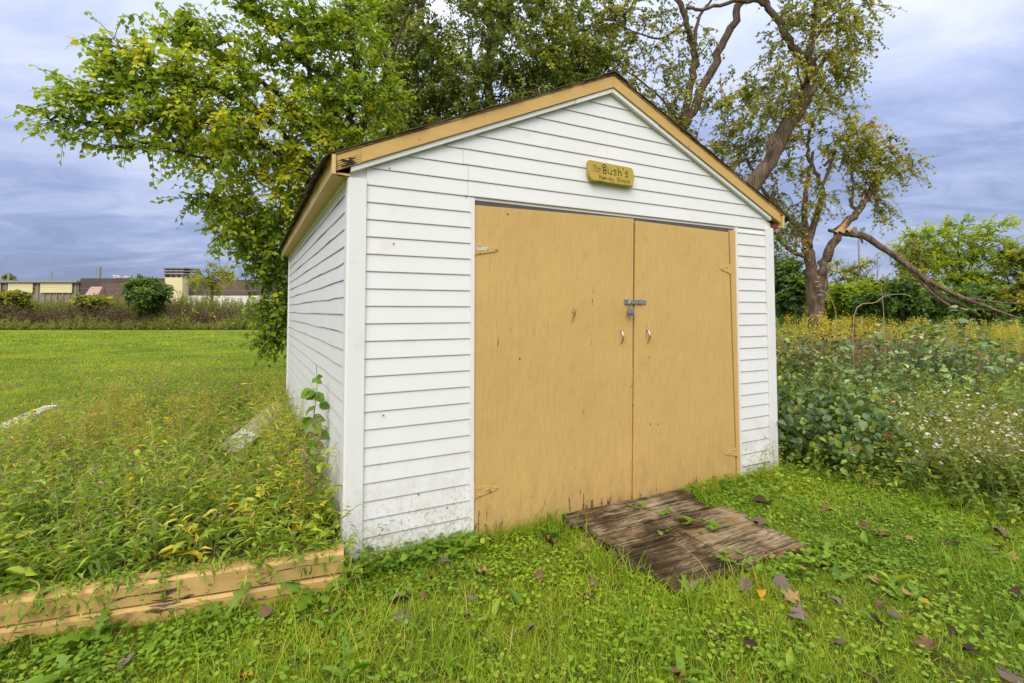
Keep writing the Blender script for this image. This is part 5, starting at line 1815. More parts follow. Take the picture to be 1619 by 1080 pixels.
# dark bramble bush beside the right corner post
def bush(name, label, centre, radii, n_leaf, L, mat, cat, n_parts=0, tint=0.35, ratio=0.72, stems=26, berries=0, tm='leaf8', group=None, canes=True, part_mats=None, flat=0.6):
    c = np.asarray(centre, float); base = np.array([c[0], c[1], 0.0])
    root = empty(name, base, 0, label, cat, group)
    g = Geo()
    dd = rdir(stems, 0.6); dd[:, 2] = np.abs(dd[:, 2])
    tip = (c - base) + dd * np.asarray(radii) * 0.9
    b0 = np.concatenate([0.12 * rng.normal(size=(stems, 2)), np.zeros((stems, 1))], 1)
    t = np.linspace(0, 1, 7)[None, :, None]
    mid = b0 * 0.5 + tip * 0.5 + np.array([0, 0, 0.22])
    cn = (1 - t) ** 2 * b0[:, None] + 2 * t * (1 - t) * mid[:, None] + t * t * tip[:, None]
    if canes:
        tubes(g, cn, np.linspace(0.004, 0.0015, 7)[None], 4, 0.3, 0)
        g.build('canes', [M['twig']], root)
    d = rdir(n_leaf) * rng.random((n_leaf, 1)) ** 0.38
    p = (c - base) + d * np.asarray(radii) * (0.55 + 0.85 * patchy(d * 2.3 + 50 + 7 * c[0], 1.2))[:, None]
    p = p[p[:, 2] > 0.03]; d = d[:len(p)]
    n = unit(p - (c - base) + np.array([0, 0, flat]) + 0.5 * rng.normal(size=p.shape))
    ldir = unit(np.cross(n, rdir(len(p))) + np.array([0, 0, -0.25]))
    ln = L * rng.choice([0.45, 0.7, 0.9, 1.1, 1.3], len(p)) * rng.uniform(0.85, 1.15, len(p))
    tt = np.clip(tint + 0.26 * rng.normal(size=len(p)) + 0.25 * (patchy(p * 4 + 9, 1.0) - 0.5), 0.02, 0.98)
    front_score = -(p[:, 1]) + 0.25 * p[:, 2] + 0.2 * rng.random(len(p))
    order = np.argsort(-front_score)
    pi, si = order[:n_parts], order[n_parts:]
    g = Geo()
    leaves(g, p[si], ldir[si], n[si], ln[si], ln[si] * ratio, tm, tt[si])
    g.build('foliage', [mat], root, kind='stuff')
    if n_parts:
        mes = []
        for q in (0.15, 0.35, 0.55, 0.8):
            fm = Geo(); leaves(fm, np.zeros((1, 3)), np.array([[1.0, 0, 0]]), np.array([0, 0, 1.0]), 1.0, ratio, tm, q)
            mes.append(fm.mesh('leaf', [mat]))
        for i in pi:
            put_leaf(root, mes[min(3, int(tt[i] * 4))], p[i], ldir[i], n[i], ln[i])
    if berries:
        g = Geo()
        bp_ = p[order[:40]][rng.integers(0, 40, 6)]
        for q in bp_:
            for r_ in range(berries // 6):
                e_ = q + 0.018 * rng.normal(size=3) + np.array([0, -0.02, 0])
                tubes(g, e_ + np.array([[0, 0, -.007], [0, 0, -.004], [0, 0, .004], [0, 0, .007]]), np.array([[.001, .006, .006, .001]]), 6, rng.random(), 0)
        g.build('berries', [M['berry']], root, kind='stuff')
    return root


bush('bramble_bush', 'dark leaved bramble bush with red berries beside the white corner post', (3.02, 4.82, 0.33), (0.72, 0.52, 0.38), 1150, 0.070, M['darkleaf'], 'bush', 220, 0.42, 0.68, 30, 36)
bush('bramble_bush', 'pale green bramble seedlings at the lawn edge before the berry bush', (2.85, 4.45, 0.16), (0.42, 0.20, 0.20), 330, 0.050, M['under'], 'bush', 80, 0.42, 0.6, 14, canes=False)
bush('bramble_bush', 'bright green low brambles between the berry bush and the asters', (3.45, 4.55, 0.22), (0.40, 0.35, 0.26), 520, 0.058, M['blueleaf'], 'bush', 100, 0.62, 0.7, 18, canes=False)
bush('bramble_bush', 'dark bramble bush behind the berry bush, tight against the shed side', (3.10, 5.55, 0.38), (0.60, 0.60, 0.36), 1300, 0.065, M['darkleaf'], 'bush', 120, 0.42, 0.72, 26)
bush('bramble_bush', 'green bramble bush between the berry bush and the asters', (3.95, 5.35, 0.34), (0.75, 0.6, 0.32), 1100, 0.062, M['blueleaf'], 'bush', 120, 0.5, 0.7, 26)
bush('bramble_bush', 'loose olive bramble bush behind the white asters', (5.05, 5.2, 0.40), (0.9, 0.7, 0.36), 1400, 0.06, M['under'], 'bush', 80, 0.55, 0.5, 30)
bush('bramble_bush', 'blue-green bramble bush in front of the brush pile', (4.3, 6.5, 0.44), (1.1, 0.7, 0.32), 1400, 0.062, M['blueleaf'], 'bush', 80, 0.48, 0.7, 30)
bush('bramble_bush', 'bramble bush at the far right behind the asters', (6.5, 6.3, 0.48), (1.2, 0.9, 0.40), 1500, 0.062, M['under'], 'bush', 60, 0.5, 0.55, 30)

bush('bramble_bush', 'tall green bramble bush leaning on the left end of the brush pile', (3.85, 6.9, 0.62), (0.8, 0.6, 0.50), 1300, 0.062, M['darkleaf'], 'bush', 60, 0.6, 0.68, 30)
bush('bramble_bush', 'tall green bramble bush before the right half of the brush pile', (5.7, 6.7, 0.62), (0.9, 0.6, 0.48), 1300, 0.062, M['blueleaf'], 'bush', 60, 0.5, 0.68, 30)
# slender saplings with blue-green leaves
def sapling_proto(h, seed):
    root = empty('sapling', (0, 0, 0))
    g = Geo()
    t = np.linspace(0, 1, 9)
    bend = rng.normal(size=2) * 0.14
    path = np.stack([bend[0] * t ** 2 * h, bend[1] * t ** 2 * h, h * t], 1)
    tubes(g, path, np.linspace(0.007, 0.002, 9)[None], 5, 0.4, 0)
    g.build('stem', [M['twig']], root)
    g = Geo()
    n = int(44 * h)
    tt = rng.uniform(0.25, 1.0, n)
    b = np.stack([bend[0] * tt ** 2 * h, bend[1] * tt ** 2 * h, h * tt], 1)
    az = np.arange(n) * 2.4
    d = np.stack([np.cos(az), np.sin(az), 0.15 + 0.3 * rng.normal(size=n)], 1)
    st = 0.05 * rng.uniform(0.4, 1.6, n)
    e_ = b + unit(d) * st[:, None]
    tubes(g, np.stack([b, e_], 1), 0.0012, 3, 0.4, 1)
    L = 0.095 * rng.uniform(0.6, 1.15, n)
    leaves(g, e_, d + np.array([0, 0, -0.25]), np.array([0, 0, 1.0]) + 0.3 * rng.normal(size=(n, 3)), L, L * 0.8, 'leaf8', np.clip(0.62 + 0.2 * rng.normal(size=n), 0, 1), 0)
    g.build('foliage', [M['blueleaf'], M['twig']], root, kind='stuff')
    return root


SP = [(1322, 5.9, 1.12, 'thin sapling nearest the bramble bush against the brush pile'), (1375, 6.2, 1.25, 'thin sapling standing before the left end of the brush pile'),
      (1420, 6.0, 1.30, 'thin sapling before the middle of the brush pile'), (1462, 6.3, 1.45, 'tallest leafy sapling before the fallen limb'),
      (1487, 5.8, 1.28, 'thin sapling just right of the tallest one'), (1515, 6.1, 1.36, 'thin leaning sapling under the fallen limb tip'),
      (1545, 5.7, 1.20, 'thin sapling above the white asters'), (1345, 6.8, 1.15, 'thin sapling behind the brush pile left end'),
      (1290, 6.4, 0.95, 'short sapling next to the shed right side'), (1595, 6.0, 1.10, 'thin sapling at the right edge of the brambles'),
      (1400, 5.5, 0.95, 'short sapling rising out of the green bramble bush'), (1440, 6.9, 1.35, 'thin sapling leaning over the brush pile right half')]
for i, (px, yy, h_, lab) in enumerate(SP):
    q = at(px, 600, yy); q[2] = 0
    s_ = sapling_proto(h_, i)
    s_.location = q; tag(s_, lab, 'sapling', 'saplings among the brambles')

# white asters
def asters(centre, radii, n_st, n_fl, label):
    c = np.asarray(centre, float)
    root = empty('aster_clump', (c[0], c[1], 0), 0, label, 'asters', 'white aster clumps')
    g = Geo()
    pos = np.concatenate([rng.normal(size=(n_st, 2)) * np.array(radii[:2]) * 0.5, np.zeros((n_st, 1))], 1)
    tip, td = herbs(g, pos, rng.uniform(0.5, 1.0, n_st) * radii[2], 0.6, 34, 0.055, 0.010, 'leaf4', 0.52, 0.14, 0, 1, 0.0022, 0.1, 1.0)
    # fine side sprigs with tiny yellow-green buds
    for r_ in range(7):
        b = tip + rng.normal(size=tip.shape) * 0.05 - np.array([0, 0, 0.05])
        tubes(g, np.stack([tip - np.array([0, 0, 0.1]), b], 1), 0.0008, 3, 0.3, 1)
        for q in range(3):
            e_ = b + 0.018 * rng.normal(size=b.shape)
            leaves(g, e_, rdir(len(e_), 0.3), rdir(len(e_)), 0.014, 0.008, 'leaf2', 0.8 * rng.random(len(e_)), 2)
    g.build('stems', [M['under'], M['weedstem'], M['strawflower']], root, kind='stuff')
    fm = Geo()
    az = np.arange(12) * math.pi / 6
    d = np.stack([np.cos(az), np.sin(az), np.full(12, 0.12)], 1)
    leaves(fm, d * 0.1, d, np.array([0, 0, 1.0]), 0.42, 0.16, 'leaf2', rng.random(12), 0)
    a2 = np.arange(6) * math.pi / 3
    fm.add(np.concatenate([[[0, 0, 0.10]], np.stack([0.17 * np.cos(a2), 0.17 * np.sin(a2), np.full(6, 0.05)], 1)]), [(0, 1 + i, 1 + (i + 1) % 6) for i in range(6)], 0.5, 1)
    me = fm.mesh('flower', [M['petal'], M['goldflower']])
    for i in range(int(n_fl * 1.8)):
        j = rng.integers(0, len(tip))
        q = tip[j] + rng.normal(size=3) * np.array([0.07, 0.07, 0.06])
        o = link('flower', me, root, q, (rng.uniform(-0.2, 1.0), rng.uniform(-0.6, 0.6), rng.uniform(0, 6)), rng.uniform(0.020, 0.033))
    return root


asters((3.70, 4.10, 0), (0.42, 0.38, 0.55), 90, 110, 'white aster clump nearest the bramble bush')
asters((3.95, 3.85, 0), (0.40, 0.40, 0.50), 90, 110, 'white aster clump spilling lowest onto the clover')
asters((4.35, 4.30, 0), (0.45, 0.45, 0.60), 90, 110, 'white aster clump at the right end of the asters')
asters((4.05, 4.65, 0), (0.45, 0.40, 0.66), 90, 90, 'white aster clump at the back of the asters')

# brush pile of sticks
q = np.array([5.2, 7.6, 0.0])
bpile = empty('brush_pile', q, 0, 'brown tangled brush pile of dead sticks behind the brambles', 'brush pile')
stm = []
for i in range(5):
    t = np.linspace(-0.5, 0.5, 7)
    pth = np.stack([t, 0.06 * np.sin(5 * t + i) + 0.02 * rng.normal(size=7), 0.10 * (0.25 - t * t) + 0.015 * rng.normal(size=7)], 1)
    gg = Geo(); tubes(gg, pth, np.linspace(0.010, 0.004, 7)[None], 5, 0.5, 0)
    stm.append(gg.mesh('stick', [M['twig']]))
for i in range(150):
    x = rng.uniform(-2.2, 3.2); y = rng.normal() * 0.35
    zt = (0.42 + 0.70 * rng.random() ** 0.7) * (1 - 0.10 * abs(x))
    o = link('stick', stm[i % 5], bpile, (x, y - 0.1 - 0.5 * rng.random(), max(0.15, zt)), (rng.normal() * 0.4, rng.normal() * 0.28, rng.normal() * 0.9), rng.uniform(0.35, 0.85))
g = Geo()
k = 3600
b = np.stack([rng.uniform(-2.5, 3.4, k), 0.45 * rng.normal(size=k), rng.uniform(0.0, 0.98, k)], 1)
b[:, 2] *= 1 - 0.11 * np.abs(b[:, 0])
d = rdir(k) * np.array([1, 1, 0.5]); L = rng.uniform(0.15, 0.5, k)
tubes(g, b[:, None] + (d * L[:, None])[:, None] * np.array([0, .5, 1])[None, :, None] + 0.03 * rng.normal(size=(k, 3, 3)), rng.uniform(0.002, 0.005, k)[:, None], 3, 0.5, 0)
g.build('twigs', [M['twig']], bpile, kind='stuff')
# dry curled leaves caught in the pile
g = Geo()
b = np.stack([rng.uniform(-1.8, 1.0, 500), 0.4 * rng.normal(size=500) - 0.2, rng.uniform(0.6, 1.12, 500)], 1)
leaves(g, b, rdir(500), rdir(500), rng.uniform(0.03, 0.07, 500), 0.03, 'leaf4', 0.5)
g.build('dry_leaves', [DL['purple']], bpile, kind='stuff')

# arching bare canes over the brush pile
CN = 'bare canes arching over the brush pile'
for pts, lab in ((((1350, 500, 6.9), (1385, 478, 6.9), (1400, 468, 6.9), (1425, 465, 6.9), (1440, 468, 6.9)), 'pale bare cane arching over the brush pile to its curled tip'),
                 (((1318, 560, 6.6), (1322, 500, 6.6), (1312, 470, 6.6), (1300, 460, 6.6)), 'pale bare cane bending left before the twin tree trunk'),
                 (((1398, 520, 7.0), (1396, 480, 7.0), (1393, 455, 7.0)), 'thin upright brown stick rising from the brush pile'),
                 (((1349, 745, 4.6), (1350, 715, 4.6), (1349, 690, 4.62)), 'bare pale stake standing before the bramble bush')):
    P3 = np.array([at(*q) for q in pts])
    if 'stake' in lab: P3[0][2] = 0.0
    else: P3 = np.vstack([[P3[0][0], P3[0][1], 0.0], P3])
    root = empty('bare_cane', P3[0], 0, lab, 'cane', CN if 'stake' not in lab else None)
    g = Geo(); sp = smooth_path(P3, 5)
    tubes(g, sp, np.linspace(0.006, 0.0035, len(sp))[None], 6, 0.5, 0)
    g.build('cane_stem', [M['cane']], root, P3[0])

# ================================================================== TREES
def A(*l):
    return [at(*q) for q in l]


# --- mulberry beside the shed, branches reaching left over the lawn
mb0 = at(552, 491, 8.7); mb0[2] = 0
fork = at(548, 360, 8.6)
limbs = [([mb0, mb0 * [1, 1, 0] + [0.05, 0, 1.3], fork, at(556, 240, 8.6), at(560, 120, 8.3), at(548, 0, 8.0), at(540, -120, 8)], 0.16, 0.02),
         ([fork, *A((480, 280, 8.0), (390, 215, 7.4), (290, 182, 7.0), (185, 195, 6.8), (100, 186, 6.6), (40, 170, 6.6))], 0.075, 0.006),
         ([fork, *A((520, 300, 8.2), (420, 190, 7.6), (330, 140, 7.1), (240, 105, 6.8), (185, 75, 6.8), (152, 62, 6.8))], 0.07, 0.006),
         ([at(552, 300, 8.6), *A((490, 190, 8.0), (390, 115, 7.5), (300, 60, 7.2), (256, 10, 7.1))], 0.06, 0.006),
         ([at(556, 240, 8.6), *A((530, 180, 8.2), (470, 90, 7.7), (410, 25, 7.4), (365, -20, 7.3), (300, -90, 7.3))], 0.06, 0.007),
         ([at(548, 400, 8.6), *A((490, 360, 8.3), (410, 330, 8.0), (340, 312, 7.8), (292, 305, 7.8))], 0.05, 0.006),
         ([at(548, 420, 8.6), *A((490, 405, 8.5), (440, 420, 8.2), (412, 470, 8.0), (425, 530, 7.9))], 0.045, 0.006),
         ([at(556, 250, 8.6), *A((600, 140, 8.8), (640, 40, 8.8), (680, -60, 8.8))], 0.06, 0.008),
         ([at(390, 215, 7.4), *A((330, 250, 7.2), (240, 228, 6.9), (150, 236, 6.8))], 0.03, 0.005),
         ([at(290, 182, 7.0), *A((190, 150, 6.8), (130, 150, 6.7), (90, 128, 6.7))], 0.02, 0.005),
         ([at(330, 140, 7.1), *A((250, 160, 6.9), (200, 125, 6.8), (150, 95, 6.8))], 0.02, 0.005),
         ([at(552, 330, 8.6), *A((620, 320, 9.2), (700, 260, 9.6))], 0.05, 0.008),
         ]
blobs = []
for pts_, rad_, cnt in (((470, 290, 8.0), (0.9, 0.9, 0.65), 46), ((400, 235, 7.5), (0.8, 0.8, 0.5), 36), ((330, 205, 7.2), (0.55, 0.6, 0.34), 22), ((270, 185, 7.0), (0.5, 0.5, 0.26), 12),
                        ((430, 170, 7.6), (0.8, 0.8, 0.32), 24), ((340, 130, 7.2), (0.6, 0.6, 0.28), 18), ((270, 110, 6.9), (0.5, 0.5, 0.25), 12),
                        ((460, 100, 7.8), (0.7, 0.7, 0.26), 16), ((370, 80, 7.5), (0.6, 0.6, 0.26), 14), ((300, 55, 7.3), (0.45, 0.5, 0.22), 9),
                        ((540, 180, 8.4), (0.8, 0.8, 0.7), 34), ((560, 60, 8.2), (0.9, 0.9, 0.8), 40), ((470, 10, 7.6), (0.9, 0.8, 0.35), 22), ((540, -90, 8.2), (1.2, 1.1, 0.8), 34),
                        ((440, 350, 8.1), (0.75, 0.75, 0.5), 40), ((370, 320, 7.9), (0.5, 0.6, 0.3), 18), ((320, 310, 7.8), (0.3, 0.4, 0.16), 7), ((430, 410, 8.1), (0.55, 0.6, 0.45), 36),
                        ((437, 470, 8.05), (0.32, 0.45, 0.45), 26), ((432, 520, 7.95), (0.2, 0.35, 0.28), 12), ((510, 360, 8.5), (0.7, 0.7, 0.8), 46), ((390, 365, 8.0), (0.4, 0.5, 0.35), 18), ((600, 250, 9.0), (0.9, 0.8, 0.9), 30), ((520, 230, 8.1), (0.7, 0.6, 0.6), 30), ((575, 130, 8.0), (0.7, 0.6, 0.9), 30), ((540, 280, 8.2), (0.5, 0.5, 0.5), 24), ((480, 200, 7.8), (0.6, 0.6, 0.4), 18), ((500, 60, 7.9), (0.7, 0.7, 0.5), 22)):
    blobs.append((at(*pts_), rad_, int(cnt * 1.0)))
yel = lambda c: 0.20 * np.exp(-((c - at(370, 220, 7.4)) ** 2).sum(1) / 0.9) + 0.2 * np.exp(-((c - at(470, 260, 7.9)) ** 2).sum(1) / 1.2) - 0.22 * (c[:, 2] < 2.3) + 0.05


def tip_leaves(root, base):
    fm = [Geo() for _ in range(3)]
    mes = []
    for g_, q in zip(fm, (0.35, 0.5, 0.68)):
        leaves(g_, np.zeros((1, 3)), np.array([[1.0, 0, 0]]), np.array([0, 0, 1.0]), 1.0, 0.74, 'leaf8', q)
        mes.append(g_.mesh('leaf', [M['mulberry']]))
    gt = Geo()
    for pts in (A((185, 195, 6.8), (120, 190, 6.62), (75, 178, 6.6), (34, 166, 6.6)), A((130, 172, 6.7), (115, 150, 6.7), (98, 128, 6.7), (88, 119, 6.7)), A((200, 125, 6.8), (170, 85, 6.8), (155, 57, 6.8)),
                A((290, 60, 7.1), (265, 25, 7.1), (252, 3, 7.1)), A((240, 115, 6.8), (218, 60, 6.8), (205, 24, 6.8)), A((190, 165, 6.8), (160, 120, 6.8), (145, 92, 6.8)),
                A((230, 232, 6.9), (175, 236, 6.8), (138, 226, 6.8)), A((200, 200, 6.8), (150, 175, 6.7), (125, 152, 6.7)), A((330, 40, 7.2), (300, 20, 7.2), (285, 18, 7.2)), A((190, 210, 6.8), (150, 215, 6.7), (110, 196, 6.7))):
        sp = smooth_path(pts, 5)
        tubes(gt, sp, np.linspace(0.006, 0.0025, len(sp))[None], 5, 0.5, 0)
        sp2 = smooth_path(pts, 6)
        for i, q in enumerate(sp2):
            for s_ in (1, -1):
                if rng.random() < 0.12: continue
                tan = unit(sp2[min(i + 1, len(sp2) - 1)] - sp2[max(i - 1, 0)])
                sd = unit(np.cross(tan, [0, -1.0, 0.4])) * s_
                d = tan * 0.4 + sd * rng.uniform(0.2, 0.9) + np.array([0, -0.3, -0.65]) + 0.3 * rng.normal(size=3)
                put_leaf(root, mes[rng.integers(0, 3)], q - base, d, np.array([0.1, -0.7, 0.7]) + 0.4 * rng.normal(size=3), 0.105 * rng.uniform(0.7, 1.15))
    gt.build('twig', [M['barkd']], root, base)


make_tree('mulberry_tree', 'bright green broad-leaved tree reaching its branches left over the lawn', 'tree', mb0, limbs, blobs, M['mulberry'], M['barkd'],
          0.096, 0.74, 'leaf4', 5, 0.42, 9, min_node_z=1.6, tint=0.45, tsd=0.17, yellow=yel, extra=tip_leaves,
          tip_limbs=[(limbs[i][0], 0.10, 0) for i in (1, 2, 3, 4, 8, 9, 10)])

# --- big dark tree behind the shed
b0 = np.array([-0.4, 13.2, 0.0])
P = lambda px, py, y: at(px, py, y)
limbs = [([b0, b0 + [0, 0, 1.8], at(770, 250, 13.2), at(775, 80, 13.2), at(790, -120, 13.2), at(790, -260, 13.2)], 0.26, 0.03),
         ([at(775, 250, 13.2), at(720, 150, 13), at(670, 40, 12.6), at(640, -60, 12.4)], 0.11, 0.02),
         ([at(775, 220, 13.2), at(840, 130, 13), at(890, 50, 12.8), at(920, -50, 12.6)], 0.11, 0.02),
         ([at(772, 300, 13.2), at(690, 260, 12.6), at(640, 200, 12.2)], 0.09, 0.02),
         ([at(772, 280, 13.2), at(850, 220, 12.6), at(930, 150, 12.4)], 0.09, 0.02),
         ([at(780, 50, 13.2), at(700, -60, 13), at(650, -160, 13)], 0.09, 0.02),
         ([at(780, 50, 13.2), at(860, -80, 13), at(930, -160, 13)], 0.09, 0.02)]
blobs = [(at(770, 120, 12.6), (2.2, 1.8, 1.6), 170), (at(660, 120, 12.3), (1.3, 1.4, 1.7), 110), (at(880, 90, 12.4), (1.3, 1.4, 1.5), 100), (at(930, 130, 12.4), (0.8, 1.0, 0.7), 34), (at(720, 220, 12.2), (1.8, 1.2, 1.0), 100), (at(850, 190, 12.2), (1.2, 1.1, 0.7), 50),
         (at(640, 210, 12.0), (0.9, 1.0, 0.9), 50), (at(780, -20, 12.8), (2.6, 2.0, 1.5), 130), (at(780, -180, 13), (2.6, 2.2, 1.8), 90), (at(610, 20, 12.6), (0.9, 1.0, 1.3), 46), (at(770, 330, 13), (2.6, 1.4, 0.9), 60)]
blobs = [(c_, r_, int(n_ * 1.3)) for c_, r_, n_ in blobs]
make_tree('elm_tree', 'large dense dark green tree rising straight behind the shed roof', 'tree', b0, limbs, blobs, M['elm'], M['barkd'], 0.12, 0.62, 'leaf4', 6, 0.50, 10, min_node_z=2.2, tint=0.45, tsd=0.22, twig_r=0.007)

# --- leaning cottonwood with the thick trunk
D1 = 11.5
b1 = at(1120, 491, D1); b1[2] = 0
limbs = [([b1, at(1135, 430, D1), at(1178, 330, D1), at(1208, 268, D1), at(1245, 205, D1), at(1275, 150, D1), at(1284, 128, D1)], 0.25, 0.19),
         ([at(1276, 152, D1), at(1284, 112, D1), at(1275, 92, D1), at(1255, 78, D1), at(1235, 40, D1), at(1212, 5, D1), at(1190, -40, D1)], 0.15, 0.08),
         ([at(1275, 95, D1), at(1284, 60, D1), at(1290, 10, D1), at(1296, -60, D1)], 0.12, 0.05),
         ([at(1284, 128, D1), at(1300, 100, D1 - 0.1), at(1310, 78, D1 - 0.2)], 0.10, 0.04),
         ([at(1222, 20, D1), at(1200, 2, D1), at(1160, 3, D1), at(1110, 14, D1), at(1085, 12, D1)], 0.08, 0.04),
         ([at(1275, 145, D1), at(1262, 120, D1), at(1262, 95, D1)], 0.05, 0.02),
         ([at(1290, 60, D1), at(1310, 30, D1), at(1345, 5, D1)], 0.05, 0.02)]
blobs = [(at(1245, 120, D1), (0.75, 0.9, 0.9), 34), (at(1310, 60, D1), (0.8, 0.9, 0.8), 38), (at(1340, 30, D1), (0.7, 0.7, 0.6), 24), (at(1290, 130, D1), (0.9, 0.8, 0.5), 22), (at(1260, 30, D1), (0.8, 0.9, 0.8), 28),
         (at(1310, -40, D1), (1.2, 1.1, 0.9), 36), (at(1210, -60, D1), (1.4, 1.1, 0.8), 34), (at(1230, 160, D1), (0.6, 0.7, 0.4), 12), (at(1330, 110, D1), (0.5, 0.6, 0.4), 10)]


def scar(root, base):
    g = Geo()
    for i in range(16):
        q = at(1217 + 3 * rng.normal(), 232 + 7 * rng.normal(), D1 - 0.30)
        e_ = q + np.array([0.12 * rng.normal() + 0.10, -0.02, 0.22])
        tubes(g, np.array([q, (q + e_) / 2 + [0, -0.03, 0], e_]), np.array([[0.04, 0.03, 0.01]]), 5, 0.5, 0, 0.2)
    for p0, p1 in (((1296, 135), (1304, 122)), ((1300, 140), (1303, 128))):
        tubes(g, np.array([at(*p0, D1 - 0.1), at(*p1, D1 - 0.15)]), np.array([[0.09, 0.01]]), 6, 0.5, 0)
    g.build('bark_scar', [M['bark']], root, base, kind='stuff')


make_tree('cottonwood_tree', 'leaning cottonwood with the thickest bare trunk crossing behind the roof slope', 'tree', b1, slim(limbs, 0.80), blobs, M['cotton'], M['bark'], 0.085, 0.9, 'leaf4', 5, 0.42, 8, min_node_z=5.2, tint=0.45, tsd=0.2, extra=scar, limb_sides=14, droop=0.5, group='cottonwoods behind the shed')

# --- twin slender cottonwood left of it
D2 = 12.5
b2 = at(1062, 491, D2); b2[2] = 0
limbs = [([b2, at(1064, 350, D2), at(1075, 215, D2), at(1098, 165, D2), at(1125, 110, D2), at(1150, 55, D2), at(1172, 0, D2), at(1185, -60, D2)], 0.19, 0.11),
         ([at(1072, 230, D2), at(1082, 180, D2), at(1096, 120, D2), at(1099, 90, D2), at(1088, 45, D2), at(1074, 0, D2), at(1060, -60, D2)], 0.15, 0.08),
         ([at(1098, 70, D2), at(1104, 30, D2), at(1120, 5, D2), at(1135, -20, D2)], 0.07, 0.03),
         ([at(1085, 35, D2), at(1050, 60, D2), at(1015, 55, D2), at(980, 40, D2)], 0.05, 0.02),
         ([at(1078, 200, D2), at(1040, 150, D2), at(1000, 120, D2), at(965, 90, D2)], 0.05, 0.02)]
blobs = [(at(1000, 70, D2), (1.3, 1.1, 1.2), 60), (at(1040, 150, D2), (1.0, 1.0, 0.9), 42), (at(970, 30, D2), (1.2, 1.1, 1.0), 44), (at(1030, 10, D2), (1.0, 1.0, 0.6), 26), (at(1105, 60, D2), (0.4, 0.5, 0.6), 8), (at(1010, -60, D2), (1.5, 1.2, 0.8), 34),
         (at(1120, -60, D2), (1.0, 1.0, 0.6), 18), (at(1065, 100, D2), (0.35, 0.5, 0.8), 10), (at(1045, 200, D2), (0.7, 0.8, 0.5), 20)]
make_tree('cottonwood_tree', 'slender twin-stemmed cottonwood rising behind the roof peak', 'tree', b2, slim(limbs, 0.74), blobs, M['cotton'], M['bark'], 0.085, 0.9, 'leaf4', 5, 0.42, 8, min_node_z=5.0, tint=0.38, tsd=0.2, limb_sides=12, droop=0.5, group='cottonwoods behind the shed')

# --- right cottonwood with the snapped limb
D3 = 13.0
b3 = at(1288, 491, D3); b3[2] = 0
limbs = [([b3, at(1288, 480, D3), at(1285, 440, D3), at(1278, 400, D3), at(1277, 378, D3)], 0.21, 0.145),
         ([at(1278, 395, D3), at(1268, 365, D3), at(1248, 345, D3), at(1220, 318, D3), at(1195, 285, D3), at(1180, 250, D3)], 0.11, 0.04),
         ([at(1277, 380, D3), at(1273, 350, D3), at(1272, 315, D3), at(1278, 280, D3), at(1285, 240, D3)], 0.11, 0.04),
         ([at(1278, 385, D3), at(1290, 345, D3), at(1299, 315, D3), at(1299, 295, D3), at(1284, 265, D3), at(1277, 230, D3), at(1285, 190, D3)], 0.11, 0.04),
         ([b3 + [0.1, 0, 0.3], at(1297, 455, D3), at(1302, 425, D3), at(1318, 385, D3), at(1338, 355, D3), at(1362, 325, D3), at(1380, 298, D3), at(1392, 270, D3)], 0.19, 0.07),
         ([at(1357, 333, D3), at(1346, 322, D3), at(1349, 300, D3), at(1347, 270, D3), at(1340, 240, D3)], 0.06, 0.03),
         ([at(1277, 405, D3), at(1262, 402, D3), at(1240, 388, D3), at(1226, 368, D3), at(1217, 345, D3)], 0.08, 0.04),
         ([at(1380, 298, D3), at(1400, 270, D3), at(1420, 255, D3)], 0.05, 0.02),
         ([at(1299, 297, D3), at(1315, 255, D3), at(1320, 240, D3)], 0.05, 0.03),
         ([at(1303, 262, D3), at(1312, 252, D3), at(1320, 243, D3)], 0.04, 0.02)]
blobs = [(at(1180, 190, D3), (0.9, 1.0, 1.0), 48), (at(1150, 160, D3), (0.7, 0.8, 0.6), 22), (at(1200, 250, D3), (1.0, 1.0, 0.7), 36), (at(1270, 200, D3), (1.0, 1.0, 0.9), 40), (at(1240, 290, D3), (0.8, 0.9, 0.7), 24), (at(1340, 215, D3), (0.9, 0.9, 0.8), 40),
         (at(1385, 250, D3), (0.75, 0.8, 0.7), 32), (at(1420, 265, D3), (0.45, 0.6, 0.35), 12), (at(1370, 290, D3), (0.5, 0.6, 0.4), 12), (at(1395, 330, D3), (0.3, 0.4, 0.45), 9), (at(1285, 320, D3), (0.6, 0.7, 0.5), 12), (at(1225, 350, D3), (0.7, 0.8, 0.6), 20),
         (at(1240, 375, D3), (0.5, 0.6, 0.4), 10), (at(1130, 230, D3), (0.7, 0.8, 0.5), 18), (at(1350, 250, D3), (0.6, 0.6, 0.6), 16)]


